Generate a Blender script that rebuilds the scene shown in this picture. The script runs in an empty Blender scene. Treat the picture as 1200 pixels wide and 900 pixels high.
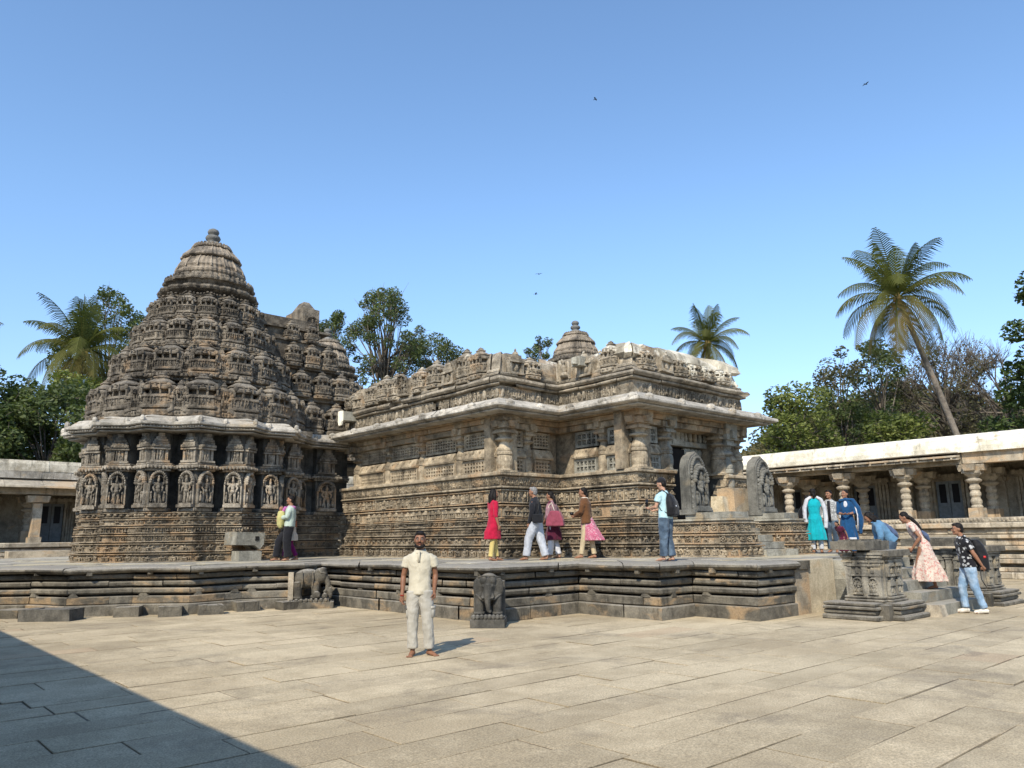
import bpy, bmesh, math, random
from math import sin, cos, pi, radians as R, sqrt, atan2, hypot
from mathutils import Vector, Matrix, noise
random.seed(7)
C = bpy.context.scene.collection
SC = bpy.context.scene
TH = .73                      # camera heading, measured from +Y towards +X

# ------------------------------------------------------------------ mesh builder
class MB:
    def __init__(s): s.v = []; s.f = []; s.t = []; s.u = []
    def add(s, vs, fs, tone=.5, u=0.):
        b = len(s.v); s.v.extend(vs); s.t.extend([tone] * len(vs)); s.u.extend([u] * len(vs))
        s.f.extend([tuple(i + b for i in f) for f in fs])
    def box(s, x0, x1, y0, y1, z0, z1, tone=.5, u=0., rz=0, tap=0.):
        cx, cy = (x0 + x1) / 2, (y0 + y1) / 2
        vs = []
        for z, k in ((z0, 1), (z1, 1 - tap)):
            for x, y in ((x0, y0), (x1, y0), (x1, y1), (x0, y1)):
                dx, dy = (x - cx) * k, (y - cy) * k
                vs.append((cx + dx * cos(rz) - dy * sin(rz), cy + dx * sin(rz) + dy * cos(rz), z))
        s.add(vs, [(0, 3, 2, 1), (4, 5, 6, 7), (0, 1, 5, 4), (1, 2, 6, 5), (2, 3, 7, 6), (3, 0, 4, 7)], tone, u)
    def loft(s, rings, tone=.5, caps=True, u=0.):
        n = len(rings[0]); vs = [p for r in rings for p in r]; fs = []
        for k in range(len(rings) - 1):
            for i in range(n):
                j = (i + 1) % n
                fs.append((k * n + i, k * n + j, (k + 1) * n + j, (k + 1) * n + i))
        if caps:
            fs.append(tuple(range(n - 1, -1, -1))); fs.append(tuple((len(rings) - 1) * n + i for i in range(n)))
        s.add(vs, fs, tone, u)
    def lathe(s, cx, cy, prof, n=16, tone=.5, u=0.):
        s.loft([[(cx + r * cos(2 * pi * i / n), cy + r * sin(2 * pi * i / n), z) for i in range(n)] for r, z in prof], tone, True, u)
    def ell(s, c, r, n=8, m=5, tone=.5, u=0., M=None):
        vs = []
        for j in range(1, m):
            a = pi * j / m
            for i in range(n):
                b = 2 * pi * i / n
                vs.append((sin(a) * cos(b), sin(a) * sin(b), -cos(a)))
        vs += [(0, 0, -1), (0, 0, 1)]
        q = []
        for v in vs:
            p = Vector((v[0] * r[0], v[1] * r[1], v[2] * r[2]))
            if M: p = M @ p
            q.append((c[0] + p.x, c[1] + p.y, c[2] + p.z))
        fs = []
        for j in range(m - 2):
            for i in range(n):
                k = (i + 1) % n
                fs.append((j * n + i, j * n + k, (j + 1) * n + k, (j + 1) * n + i))
        b = (m - 1) * n
        for i in range(n):
            k = (i + 1) % n
            fs.append((b, k, i)); fs.append((b + 1, (m - 2) * n + i, (m - 2) * n + k))
        s.add(q, fs, tone, u)
    def tube(s, pts, rad, n=6, tone=.5, u=0., flat=1.):
        rings = []
        P = [Vector(p) for p in pts]; a = None
        for i, p in enumerate(P):
            d = (P[min(i + 1, len(P) - 1)] - P[max(i - 1, 0)]).normalized()
            if a is None:
                a = d.cross(Vector((0, 0, 1)))
                if a.length < .35: a = Vector((1, 0, 0)) - d * d.x
            a = a - d * a.dot(d); a.normalize(); b = d.cross(a).normalized()
            r = rad[i] if isinstance(rad, (list, tuple)) else rad
            rings.append([tuple(p + a * (r * cos(2 * pi * k / n)) + b * (r * flat * sin(2 * pi * k / n))) for k in range(n)])
        s.loft(rings, tone, True, u)
    def wear(s, amp=.008, f=3., amp2=0.):
        for i, v in enumerate(s.v):
            w = noise.noise_vector(Vector(v) * f)
            w2 = noise.noise_vector(Vector(v) * (f * 4.3) + Vector((9, 3, 1)))
            s.v[i] = (v[0] + w.x * amp + w2.x * amp * .5, v[1] + w.y * amp + w2.y * amp * .5, v[2] + w.z * amp * .7 + w2.z * amp * .4)
        return s
    def build(s, name, mat, parent=None, smooth=False, fix=True, mods=None, kind=None, orient=True):
        me = bpy.data.meshes.new(name); me.from_pydata(s.v, [], s.f)
        a = me.attributes.new('tone', 'FLOAT', 'POINT'); a.data.foreach_set('value', s.t)
        a = me.attributes.new('hue', 'FLOAT', 'POINT'); a.data.foreach_set('value', s.u)
        if fix:
            bm = bmesh.new(); bm.from_mesh(me); bmesh.ops.recalc_face_normals(bm, faces=bm.faces); bm.to_mesh(me); bm.free()
        if smooth: me.polygons.foreach_set('use_smooth', [True] * len(me.polygons))
        me.materials.append(mat)
        o = bpy.data.objects.new(name, me); C.objects.link(o)
        if parent is not None: adopt(o, parent)
        if kind: o['kind'] = kind
        return o

def rootof(o):
    m = Matrix.Identity(4); chain = []
    while o is not None: chain.append(o); o = o.parent
    for c in reversed(chain): m = m @ c.matrix_parent_inverse @ c.matrix_basis
    return m
def adopt(o, parent):
    o.parent = parent; o.matrix_parent_inverse = rootof(parent).inverted()
def tag(o, label=None, cat=None, group=None):
    if label: o['label'] = label
    if cat: o['category'] = cat
    if group: o['group'] = group
    return o
def thing(name, label, cat, loc=(0, 0, 0), rz=0., group=None):
    o = bpy.data.objects.new(name, None); C.objects.link(o); o.location = loc; o.rotation_euler = (0, 0, rz)
    o.empty_display_size = .2
    return tag(o, label, cat, group)

# ------------------------------------------------------------------ materials
def lin(c):
    return tuple(((x / 255) / 12.92 if x / 255 <= .04045 else ((x / 255 + .055) / 1.055) ** 2.4) for x in c)
class NT:
    def __init__(s, name):
        s.m = bpy.data.materials.new(name); s.m.use_nodes = True; s.t = s.m.node_tree; s.t.nodes.clear()
        s.o = s.n('ShaderNodeOutputMaterial'); s.b = s.n('ShaderNodeBsdfPrincipled'); s.l(s.b.outputs[0], s.o.inputs[0])
        s.b.inputs['Roughness'].default_value = .9
        s.b.inputs['Specular IOR Level'].default_value = .25
    def n(s, k, **kw):
        x = s.t.nodes.new(k)
        for a, b in kw.items(): setattr(x, a, b)
        return x
    def l(s, a, b): s.t.links.new(a, b)
    def pos(s, scale=(1, 1, 1)):
        g = s.n('ShaderNodeNewGeometry'); m = s.n('ShaderNodeVectorMath', operation='MULTIPLY'); s.l(g.outputs['Position'], m.inputs[0]); m.inputs[1].default_value = scale
        return m.outputs[0]
    def noise(s, vec, scale, detail=5, rough=.6, dist=0.):
        x = s.n('ShaderNodeTexNoise'); s.l(vec, x.inputs['Vector']); x.inputs['Scale'].default_value = scale
        x.inputs['Detail'].default_value = detail; x.inputs['Roughness'].default_value = rough; x.inputs['Distortion'].default_value = dist
        return x.outputs[0]
    def ramp(s, fac, a, b, ca=0., cb=1.):
        x = s.n('ShaderNodeMapRange', interpolation_type='SMOOTHSTEP'); s.l(fac, x.inputs[0]); x.inputs[1].default_value = a; x.inputs[2].default_value = b
        x.inputs[3].default_value = ca; x.inputs[4].default_value = cb
        return x.outputs[0]
    def mix(s, fac, a, b, mode='MIX'):
        x = s.n('ShaderNodeMix', data_type='RGBA', blend_type=mode)
        for v, i in ((fac, 0), (a, 6), (b, 7)):
            if hasattr(v, 'is_linked') or hasattr(v, 'links'): s.l(v, x.inputs[i])
            elif i == 0: x.inputs[0].default_value = v
            else: x.inputs[i].default_value = (*v[:3], 1)
        return x.outputs[2]
    def math(s, op, a, b=0.):
        x = s.n('ShaderNodeMath', operation=op)
        for i, v in enumerate((a, b)):
            if hasattr(v, 'links'): s.l(v, x.inputs[i])
            else: x.inputs[i].default_value = v
        return x.outputs[0]
    def attr(s, name): return s.n('ShaderNodeAttribute', attribute_name=name).outputs['Fac']
    def gray(s, v):
        x = s.n('ShaderNodeCombineColor'); [s.l(v, x.inputs[i]) for i in range(3)]; return x.outputs[0]
    def bump(s, h, strength=.5, dist=.02, prev=None):
        x = s.n('ShaderNodeBump'); s.l(h, x.inputs['Height']); x.inputs['Strength'].default_value = strength; x.inputs['Distance'].default_value = dist
        if prev is not None: s.l(prev, x.inputs['Normal'])
        s.l(x.outputs[0], s.b.inputs['Normal']); return x.outputs[0]

def stone(name, dark, light, ochre=(.34, .2, .1), och=.3, lichen=.5, white=.2, bump=.6, dust=.35, fine=14., lime=False):
    t = NT(name); P = t.pos()
    patch = t.noise(P, .9, 6, .62, .3)
    med = t.noise(P, 4.2, 5, .65)
    f = t.math('ADD', t.math('MULTIPLY', patch, .5), t.math('MULTIPLY', med, .5))
    col = t.mix(t.ramp(f, .36, .64), dark, light)
    tone = t.attr('tone')
    col = t.mix(1., col, t.gray(t.ramp(tone, 0, 1, .68, 1.32)), 'MULTIPLY')
    o = t.noise(t.pos((1, 1, 1.7)), 1.15, 5, .6, .5)
    hue = t.attr('hue')
    of = t.math('ADD', o, t.math('MULTIPLY', hue, .25))
    col = t.mix(t.ramp(of, .60 - och * .16, .74 - och * .12, 0, .8), col, ochre)
    li = t.noise(t.pos((1, 1, .22)), 2.6, 6, .68, .2)
    col = t.mix(t.ramp(li, .56 - lichen * .08, .70, 0, .75), col, tuple(x * .35 for x in dark))
    w = t.noise(t.pos((1, 1, .5)), 5.5, 6, .7)
    col = t.mix(t.ramp(w, .66 - white * .12, .78, 0, .7), col, (.46, .42, .35))
    g = t.n('ShaderNodeNewGeometry'); s = t.n('ShaderNodeSeparateXYZ'); t.l(g.outputs['Normal'], s.inputs[0])
    up = t.ramp(s.outputs[2], .55, .95, 0, dust)
    col = t.mix(up, col, (.36, .33, .28))
    if lime:                                                # old lime wash clinging to the upper stones of the front part
        xyz = t.n('ShaderNodeSeparateXYZ'); t.l(P, xyz.inputs[0])
        lf = t.math('ADD', t.noise(t.pos((1, 1, .45)), 2.4, 6, .65, .4), t.math('MULTIPLY', t.math('SUBTRACT', xyz.outputs[2], 6.0), .42))
        lf = t.math('ADD', lf, t.math('MULTIPLY', t.math('SUBTRACT', xyz.outputs[0], 16.0), .055))
        col = t.mix(t.ramp(lf, .56, .66, 0, .9), col, (.74, .69, .57))
    sp = t.noise(P, 38, 3, .7)
    col = t.mix(1., col, t.gray(t.ramp(sp, .25, .75, .78, 1.22)), 'MULTIPLY')
    t.l(col, t.b.inputs['Base Color'])
    h = t.math('ADD', t.math('MULTIPLY', t.noise(P, fine, 6, .7), 1.), t.math('MULTIPLY', t.noise(P, fine * 4, 3, .6), .35))
    t.bump(h, bump, .05)
    t.b.inputs['Roughness'].default_value = .88
    return t.m

def plain(name, col, rough=.7, var=.15, scale=8., bump=.0, tone=False, spec=.3):
    t = NT(name); P = t.pos()
    n = t.noise(P, scale, 4, .6)
    c = t.mix(1., col, t.gray(t.ramp(n, .3, .7, 1 - var, 1 + var)), 'MULTIPLY')
    if tone: c = t.mix(1., c, t.gray(t.ramp(t.attr('tone'), 0, 1, .6, 1.4)), 'MULTIPLY')
    t.l(c, t.b.inputs['Base Color']); t.b.inputs['Roughness'].default_value = rough; t.b.inputs['Specular IOR Level'].default_value = spec
    if bump: t.bump(n, bump, .02)
    return t.m

def cloth(name, col, rough=.85, var=.12, folds=.5, scale=9., col2=None, pat=None):
    col = tuple(x * .72 for x in col); col2 = tuple(x * .72 for x in col2) if col2 else None
    t = NT(name); tc = t.n('ShaderNodeTexCoord').outputs['Object']
    mp = t.n('ShaderNodeVectorMath', operation='MULTIPLY'); t.l(tc, mp.inputs[0]); mp.inputs[1].default_value = (1, 1, .45)
    n = t.noise(mp.outputs[0], scale, 4, .6, .6)
    c = t.mix(1., col, t.gray(t.ramp(n, .3, .7, 1 - var, 1 + var)), 'MULTIPLY')
    if pat == 'spots':
        v = t.n('ShaderNodeTexVoronoi'); t.l(tc, v.inputs['Vector']); v.inputs['Scale'].default_value = 13
        nn = t.noise(tc, 40, 2, .5)
        d = t.math('ADD', v.outputs['Distance'], t.math('MULTIPLY', nn, .35))
        c = t.mix(t.ramp(d, .50, .56, 1, 0), c, col2)
    if pat == 'speckle':
        nn = t.noise(tc, 26, 3, .6, 1.)
        c = t.mix(t.ramp(nn, .52, .58), c, col2)
    if pat == 'faded':
        nn = t.noise(tc, 4, 3, .5)
        c = t.mix(t.ramp(nn, .4, .62), c, col2)
    t.l(c, t.b.inputs['Base Color']); t.b.inputs['Roughness'].default_value = rough; t.b.inputs['Specular IOR Level'].default_value = .15
    try:
        t.b.inputs['Sheen Weight'].default_value = .15
    except Exception: pass
    t.bump(n, folds, .05)
    return t.m

def leafmat(name, a, b, trans=.35, rough=.5):
    t = NT(name); c = t.mix(t.attr('tone'), a, b); c = t.mix(t.attr('hue'), c, (.20, .145, .05))
    t.l(c, t.b.inputs['Base Color']); t.b.inputs['Roughness'].default_value = rough
    tr = t.n('ShaderNodeBsdfTranslucent'); t.l(t.mix(1., c, (1.2, 1.3, .6), 'MULTIPLY'), tr.inputs[0])
    mx = t.n('ShaderNodeMixShader'); mx.inputs[0].default_value = trans
    t.l(t.b.outputs[0], mx.inputs[1]); t.l(tr.outputs[0], mx.inputs[2]); t.l(mx.outputs[0], t.o.inputs[0])
    return t.m

M_tower = stone('soapstone_tower', (.062, .052, .040), (.27, .228, .172), ochre=(.34, .235, .14), och=.08, lichen=.8, white=.4, bump=.9, dust=.25)
M_wall = stone('soapstone_wall', (.135, .108, .074), (.45, .365, .25), ochre=(.42, .28, .16), och=.2, lichen=.5, white=.5, bump=.7)
M_swall = stone('shrine_wall_stone', (.085, .073, .056), (.36, .31, .24), ochre=(.38, .25, .14), och=.2, lichen=.75, white=.45, bump=.8)
M_dado = stone('soapstone_dado', (.085, .069, .048), (.34, .275, .19), ochre=(.36, .235, .13), och=.15, lichen=.6, white=.4, bump=.8)
M_plat = stone('platform_stone', (.07, .063, .05), (.205, .182, .14), ochre=(.36, .25, .14), och=.02, lichen=.45, white=.15, bump=.6, dust=.7)
M_grey = stone('grey_stone', (.16, .15, .12), (.35, .33, .27), ochre=(.33, .25, .15), och=.2, lichen=.3, white=.3, bump=.4, dust=.5)
M_dark = stone('dark_stone_gap_shade', (.05, .048, .042), (.14, .13, .11), ochre=(.16, .13, .09), och=.1, lichen=.4, white=.15, bump=.5, dust=.3)  # dark stone; on recessed cores it paints shade into the gaps
M_eave = stone('eave_stone', (.24, .215, .175), (.54, .49, .41), ochre=(.42, .33, .22), och=.2, lichen=.75, white=.5, bump=.6, dust=.5)
M_gal = stone('gallery_stone', (.22, .185, .135), (.45, .385, .285), ochre=(.48, .33, .19), och=.15, lichen=.3, white=.45, bump=.5)
M_plaster = stone('lime_plaster', (.50, .45, .34), (.80, .75, .62), ochre=(.36, .28, .17), och=.15, lichen=.42, white=.9, bump=.25, dust=.0)
M_plaster2 = stone('stained_lime', (.30, .26, .19), (.66, .60, .48), ochre=(.36, .28, .17), och=.2, lichen=.8, white=.6, bump=.35, dust=.0)
M_cream = stone('cream_plaster', (.42, .35, .24), (.60, .52, .37), ochre=(.5, .36, .2), och=.2, lichen=.0, white=.4, bump=.25, dust=.2)
M_par = stone('roof_carving', (.14, .118, .086), (.46, .39, .29), ochre=(.44, .31, .19), och=.15, lichen=.7, white=.6, bump=.9, dust=.5, lime=True)
M_black = plain('interior_shade_black', (.012, .011, .010), .95)  # near-black colour painted in for shade inside rooms and holes
M_door = plain('painted_door', (.20, .215, .215), .6)
M_void = plain('window_void', (.01, .01, .012), .4)
# ------------------------------------------------------------------ plans and courses
def offset_path(pts, off, closed=False):
    n = len(pts); out = []
    def nrm(a, b):
        dx, dy = b[0] - a[0], b[1] - a[1]; l = hypot(dx, dy) or 1; return (dy / l, -dx / l)
    for i, p in enumerate(pts):
        a = nrm(pts[i - 1], p) if (i > 0 or closed) else None
        b = nrm(p, pts[(i + 1) % n]) if (i < n - 1 or closed) else None
        if a is None: a = b
        if b is None: b = a
        k = max(.35, 1 + a[0] * b[0] + a[1] * b[1])
        out.append((p[0] + off * (a[0] + b[0]) / k, p[1] + off * (a[1] + b[1]) / k))
    return out
def rnd(a, b): return random.uniform(a, b)
def course(mb, pts, prof, L=(.6, 1.3), gap=.004, jit=.008, skip=0., closed=False, tone=(0, 1), hue=0., zj=0.):
    cache = {}
    for o, z in prof:
        if o not in cache: cache[o] = offset_path(pts, o, closed)
    ns = len(pts) if closed else len(pts) - 1
    m = len(prof)
    for i in range(ns):
        j = (i + 1) % len(pts)
        a, b = pts[i], pts[j]; ln = hypot(b[0] - a[0], b[1] - a[1])
        if ln < 1e-4: continue
        nx, ny = (b[1] - a[1]) / ln, -(b[0] - a[0]) / ln
        cuts = [0.]
        while cuts[-1] < ln:
            cuts.append(cuts[-1] + rnd(*L))
        cuts[-1] = ln
        if len(cuts) > 2 and cuts[-1] - cuts[-2] < L[0] * .5: cuts.pop(-2)
        for k in range(len(cuts) - 1):
            if random.random() < skip: continue
            t0 = (cuts[k] + (gap if k else 0)) / ln; t1 = (cuts[k + 1] - (gap if k < len(cuts) - 2 else 0)) / ln
            d = rnd(-jit, jit); dz = rnd(-zj, zj)
            vs = []
            for t in (t0, t1):
                for o, z in prof:
                    A, B = cache[o][i], cache[o][j]
                    vs.append((A[0] + (B[0] - A[0]) * t + nx * d, A[1] + (B[1] - A[1]) * t + ny * d, z + dz))
            fs = [(q, (q + 1) % m, m + (q + 1) % m, m + q) for q in range(m)]
            fs += [tuple(range(m - 1, -1, -1)), tuple(range(m, 2 * m))]
            mb.add(vs, fs, rnd(*tone), hue * rnd(0, 1))
def rect(o0, o1, z0, z1): return [(o0, z0), (o1, z0), (o1, z1), (o0, z1)]
def roundp(o0, o1, z0, z1, r=.3):
    h = z1 - z0; d = h * r
    return [(o0, z0), (o1 - d, z0), (o1, z0 + d), (o1, z1 - d), (o1 - d, z1), (o0, z1)]

# ------------------------------------------------------------------ carved motifs: (along, out, up) in a unit cell
def T(fn):
    m = MB(); fn(m); return m.v, m.f
def t_animal(m):
    m.ell((0, .3, .52), (.30, .35, .20)); m.ell((.32, .35, .66), (.13, .3, .15), 6, 4)
    m.tube([(.40, .35, .62), (.46, .4, .4), (.42, .4, .2)], [.07, .05, .04], 5)
    for x in (-.22, -.08, .1, .22): m.box(x - .05, x + .05, 0, .45, .02, .42)
    m.tube([(-.28, .3, .55), (-.38, .3, .4), (-.36, .3, .2)], .03, 4)
    m.ell((-.02, .4, .84), (.07, .25, .13), 6, 4)
def t_horse(m):
    m.ell((0, .3, .5), (.26, .3, .15)); m.tube([(.2, .3, .5), (.34, .3, .8), (.46, .35, .74)], [.1, .08, .05], 5)
    for x, y in ((-.25, -.32), (-.12, -.1), (.12, .2), (.22, .36)): m.tube([(x, .3, .45), (y, .35, .22), (y + .04, .3, .02)], .045, 4)
    m.ell((-.02, .35, .78), (.08, .25, .18), 6, 4); m.ell((0, .35, .97), (.05, .2, .05), 5, 4)
def t_scroll(m):
    for i in range(9):
        a = 2 * pi * i / 9; m.ell((.33 * cos(a), .2, .5 + .36 * sin(a)), (.1, .3, .1), 5, 4)
    m.ell((0, .25, .5), (.12, .4, .14), 6, 4); m.box(.42, .5, 0, .3, .05, .95)
def t_figure(m):
    m.box(-.5, -.42, 0, .5, 0, 1); m.ell((0, .35, .52), (.15, .4, .2)); m.ell((0, .45, .82), (.1, .35, .12), 6, 4)
    m.tube([(-.08, .3, .4), (-.13, .35, .2), (-.06, .3, 0)], .07, 5); m.tube([(.08, .3, .4), (.16, .35, .22), (.1, .3, 0)], .07, 5)
    m.tube([(-.13, .3, .62), (-.28, .4, .5), (-.2, .5, .72)], .045, 4); m.tube([(.13, .3, .62), (.27, .4, .45), (.3, .4, .2)], .045, 4)
def t_seat(m):
    m.ell((0, .35, .22), (.3, .5, .14)); m.ell((0, .3, .5), (.14, .4, .2)); m.ell((0, .4, .8), (.1, .35, .13), 6, 4)
    m.box(-.48, -.38, 0, .6, 0, .8, tap=.3); m.box(.38, .48, 0, .6, 0, .8, tap=.3)
def t_turret(m):
    for x in (-.4, .4): m.box(x - .1, x + .1, 0, .5, 0, .55)
    m.box(-.5, .5, 0, .6, 0, .1); m.box(-.3, .3, 0, .25, .1, .5); m.box(-.5, .5, 0, .65, .5, .6); m.box(-.42, .42, 0, .55, .6, .7); m.box(-.3, .3, 0, .5, .7, .8)
    m.ell((0, .25, .84), (.2, .35, .12), 6, 4); m.ell((0, .3, .98), (.06, .15, .08), 5, 4)
    m.ell((0, .3, .3), (.12, .3, .2), 6, 4)
def t_pendant(m):
    m.add([(-.4, 0, 1), (.4, 0, 1), (.4, .5, 1), (-.4, .5, 1), (0, .2, 0)], [(0, 1, 2, 3), (0, 4, 1), (1, 4, 2), (2, 4, 3), (3, 4, 0)])
def t_bud(m):
    m.ell((0, .3, .5), (.42, .5, .5), 6, 4)
def t_deity(m):
    # pedestal, figure with crown and four arms, attendants and a foliate arch
    m.box(-.46, .46, 0, .85, 0, .08); m.box(-.38, .38, 0, .7, .08, .12)
    m.tube([(-.07, .35, .45), (-.11, .4, .28), (-.08, .4, .13)], [.075, .06, .045], 6)
    m.tube([(.07, .35, .45), (.13, .45, .29), (.06, .4, .13)], [.075, .06, .045], 6)
    m.ell((0, .4, .46), (.13, .35, .07)); m.ell((0, .4, .57), (.11, .35, .12)); m.ell((0, .42, .63), (.15, .3, .06))
    m.ell((0, .5, .74), (.065, .32, .07), 8, 6); m.ell((0, .42, .82), (.055, .28, .07), 6, 4)
    for s in (-1, 1):
        m.tube([(s * .13, .4, .64), (s * .24, .5, .54), (s * .18, .7, .46)], [.045, .04, .03], 5)
        m.tube([(s * .13, .4, .65), (s * .27, .45, .66), (s * .27, .45, .79)], [.042, .036, .03], 5)
        m.ell((s * .27, .5, .82), (.05, .25, .045), 6, 4)
        m.ell((s * .31, .4, .26), (.055, .35, .12), 6, 4); m.ell((s * .31, .45, .40), (.045, .3, .045), 6, 4)
        m.ell((s * .18, .3, .19), (.04, .25, .07), 5, 4)
        m.box(s * .43 - .035, s * .43 + .035, 0, .5, .08, .66)
    for i in range(15):
        a = pi * i / 14
        m.ell((.40 * cos(a), .45, .68 + .29 * sin(a)), (.065, .42, .05), 6, 4)
        m.ell((.30 * cos(a), .25, .68 + .20 * sin(a)), (.035, .3, .03), 5, 3)
    m.ell((0, .55, .97), (.09, .4, .05), 6, 4)
TP = {k: T(f) for k, f in dict(animal=t_animal, horse=t_horse, scroll=t_scroll, figure=t_figure, seat=t_seat, turret=t_turret, pendant=t_pendant, bud=t_bud, deity=t_deity).items()}
def stamp(mb, key, p, tan, z, w, d, h, flip=False, tone=.5, lean=0., hue=0.):
    vs, fs = TP[key]; tx, ty = tan; nx, ny = ty, -tx; s = -1 if flip else 1
    out = []
    for a, b, c in vs:
        o = b * d + lean * c * h
        out.append((p[0] + tx * a * w * s + nx * o, p[1] + ty * a * w * s + ny * o, z + c * h))
    if flip: fs = [tuple(reversed(f)) for f in fs]
    mb.add(out, fs, tone, hue)
def frieze(mb, pts, off, z0, z1, key, w, d=.05, miss=.06, closed=False, lean=0., pad=.02):
    P = offset_path(pts, off, closed); ns = len(pts) if closed else len(pts) - 1
    for i in range(ns):
        a, b = P[i], P[(i + 1) % len(pts)]; ln = hypot(b[0] - a[0], b[1] - a[1])
        if ln < w * .5: continue
        n = max(1, round(ln / w)); tx, ty = (b[0] - a[0]) / ln, (b[1] - a[1]) / ln; st = ln / n
        for k in range(n):
            if random.random() < miss: continue
            c = (k + .5) * st
            stamp(mb, key if isinstance(key, str) else random.choice(key), (a[0] + tx * c, a[1] + ty * c), (tx, ty), z0 + pad * rnd(.3, 1.2), st * rnd(.82, .98), d * rnd(.7, 1.2), (z1 - z0 - pad) * rnd(.82, .98), flip=random.random() < .2, tone=rnd(.2, .9), lean=lean)

# ------------------------------------------------------------------ star plan
CS = (8.30, 23.58)            # centre of the near shrine
A0 = R(-109.4)                # direction from the shrine centre towards the photographer
def star_pt(r, deg, c=CS): a = A0 + R(deg); return (c[0] + r * cos(a), c[1] + r * sin(a))
def star(r, rin, d0, d1, c=CS):
    k0, k1 = round(d0 / 11.25), round(d1 / 11.25)
    return [star_pt(r if k % 2 == 0 else rin, k * 11.25, c) for k in range(k0, k1 + 1)]
def star_deep(r, rs, rec, d0, d1, c=CS, sh=7.6):
    out = []
    for k in range(round(d0 / 22.5), round(d1 / 22.5) + 1):
        d = k * 22.5
        out += [star_pt(rec, d - sh, c), star_pt(rs, d - sh, c), star_pt(r, d, c), star_pt(rs, d + sh, c), star_pt(rec, d + sh, c)]
    return out
# ================================================================== SETTING: ground and paving
g = MB(); g.box(-900, 900, -900, 900, -1.2, -.03)
gm = stone('earth', (.16, .13, .09), (.30, .25, .18), och=.3, lichen=0, white=0, bump=.3, dust=0)
g.build('ground', gm, kind='structure')

def paving_mat():
    t = NT('granite_paving'); P = t.pos()
    tone = t.attr('tone'); hue = t.attr('hue')
    big = t.noise(P, .28, 4, .6, .4); med = t.noise(P, 1.9, 6, .7); fine = t.noise(P, 60, 3, .75); grit = t.noise(P, 190, 2, .6)
    col = t.mix(t.ramp(t.math('ADD', t.math('MULTIPLY', big, .55), t.math('MULTIPLY', med, .45)), .38, .62), (.37, .298, .19), (.54, .445, .295))
    col = t.mix(1., col, t.gray(t.ramp(tone, 0, 1, .90, 1.08)), 'MULTIPLY')
    col = t.mix(t.math('MULTIPLY', hue, .5), col, (.42, .30, .19))
    st = t.noise(P, .75, 6, .72, .8)
    col = t.mix(t.ramp(st, .50, .70, 0, .55), col, (.20, .165, .12))
    col = t.mix(t.math('MULTIPLY', t.ramp(tone, -.95, 0, .55, 0), t.ramp(t.noise(P, 1.3, 3, .6), .38, .62, .1, 1.)), col, (.10, .08, .055))
    col = t.mix(1., col, t.gray(t.ramp(fine, .25, .75, .62, 1.36)), 'MULTIPLY')
    col = t.mix(1., col, t.gray(t.ramp(grit, .3, .7, .86, 1.14)), 'MULTIPLY')
    pit = t.noise(P, 24, 5, .8); col = t.mix(t.ramp(pit, .56, .68, 0, .55), col, (.16, .13, .09))
    t.l(col, t.b.inputs['Base Color']); t.b.inputs['Roughness'].default_value = .85
    h = t.math('ADD', t.math('MULTIPLY', fine, .5), t.math('MULTIPLY', t.noise(P, 9, 5, .7), 1.))
    t.bump(h, .5, .02)
    return t.m
M_pave = paving_mat()
pv = MB()
bed = MB(); bed.box(-8, 34, -14, 46, -.028, -.009, .15)
M_joint = plain('joint_dirt', (.15, .12, .085), .95, .3, 3)
bed.build('paving_bed', M_joint, kind='structure')
q = -12.
while q < 45.5:
    hgt = rnd(.4, .58); p = -8 + rnd(0, 1.5)
    while p < 33.5:
        l = rnd(.8, 2.3); gp = rnd(.003, .007)
        z = rnd(-.005, .005); tl = rnd(-.004, .004)
        odd = random.random() < .03
        x0, x1, y0, y1 = p + gp, p + l - gp, q + gp, q + hgt - gp
        e = [rnd(-.008, .008) for _ in range(4)]
        vs = [(x0, y0 + e[0], z - tl), (x1, y0 + e[1], z + tl), (x1, y1 + e[2], z + tl), (x0, y1 + e[3], z - tl)]
        ch = .009
        vin = [(x0 + ch, y0 + e[0] + ch, z - tl), (x1 - ch, y0 + e[1] + ch, z + tl), (x1 - ch, y1 + e[2] - ch, z + tl), (x0 + ch, y1 + e[3] - ch, z - tl)]
        vo = [(a, b, c - .003) for a, b, c in vs]; vb = [(a, b, -.02) for a, b, c in vs]
        fs = [(0, 1, 2, 3)] + [(4 + k, 4 + (k + 1) % 4, (k + 1) % 4, k) for k in range(4)] + [(8 + k, 8 + (k + 1) % 4, 4 + (k + 1) % 4, 4 + k) for k in range(4)]
        pv.add(vin + vo + vb, fs, rnd(.0, 1.), 1. if odd else rnd(0, .15)); pv.t[-8:] = [-1.] * 8
        p += l
    q += hgt
pv.build('courtyard_paving', M_pave, kind='structure', fix=False)

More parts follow.
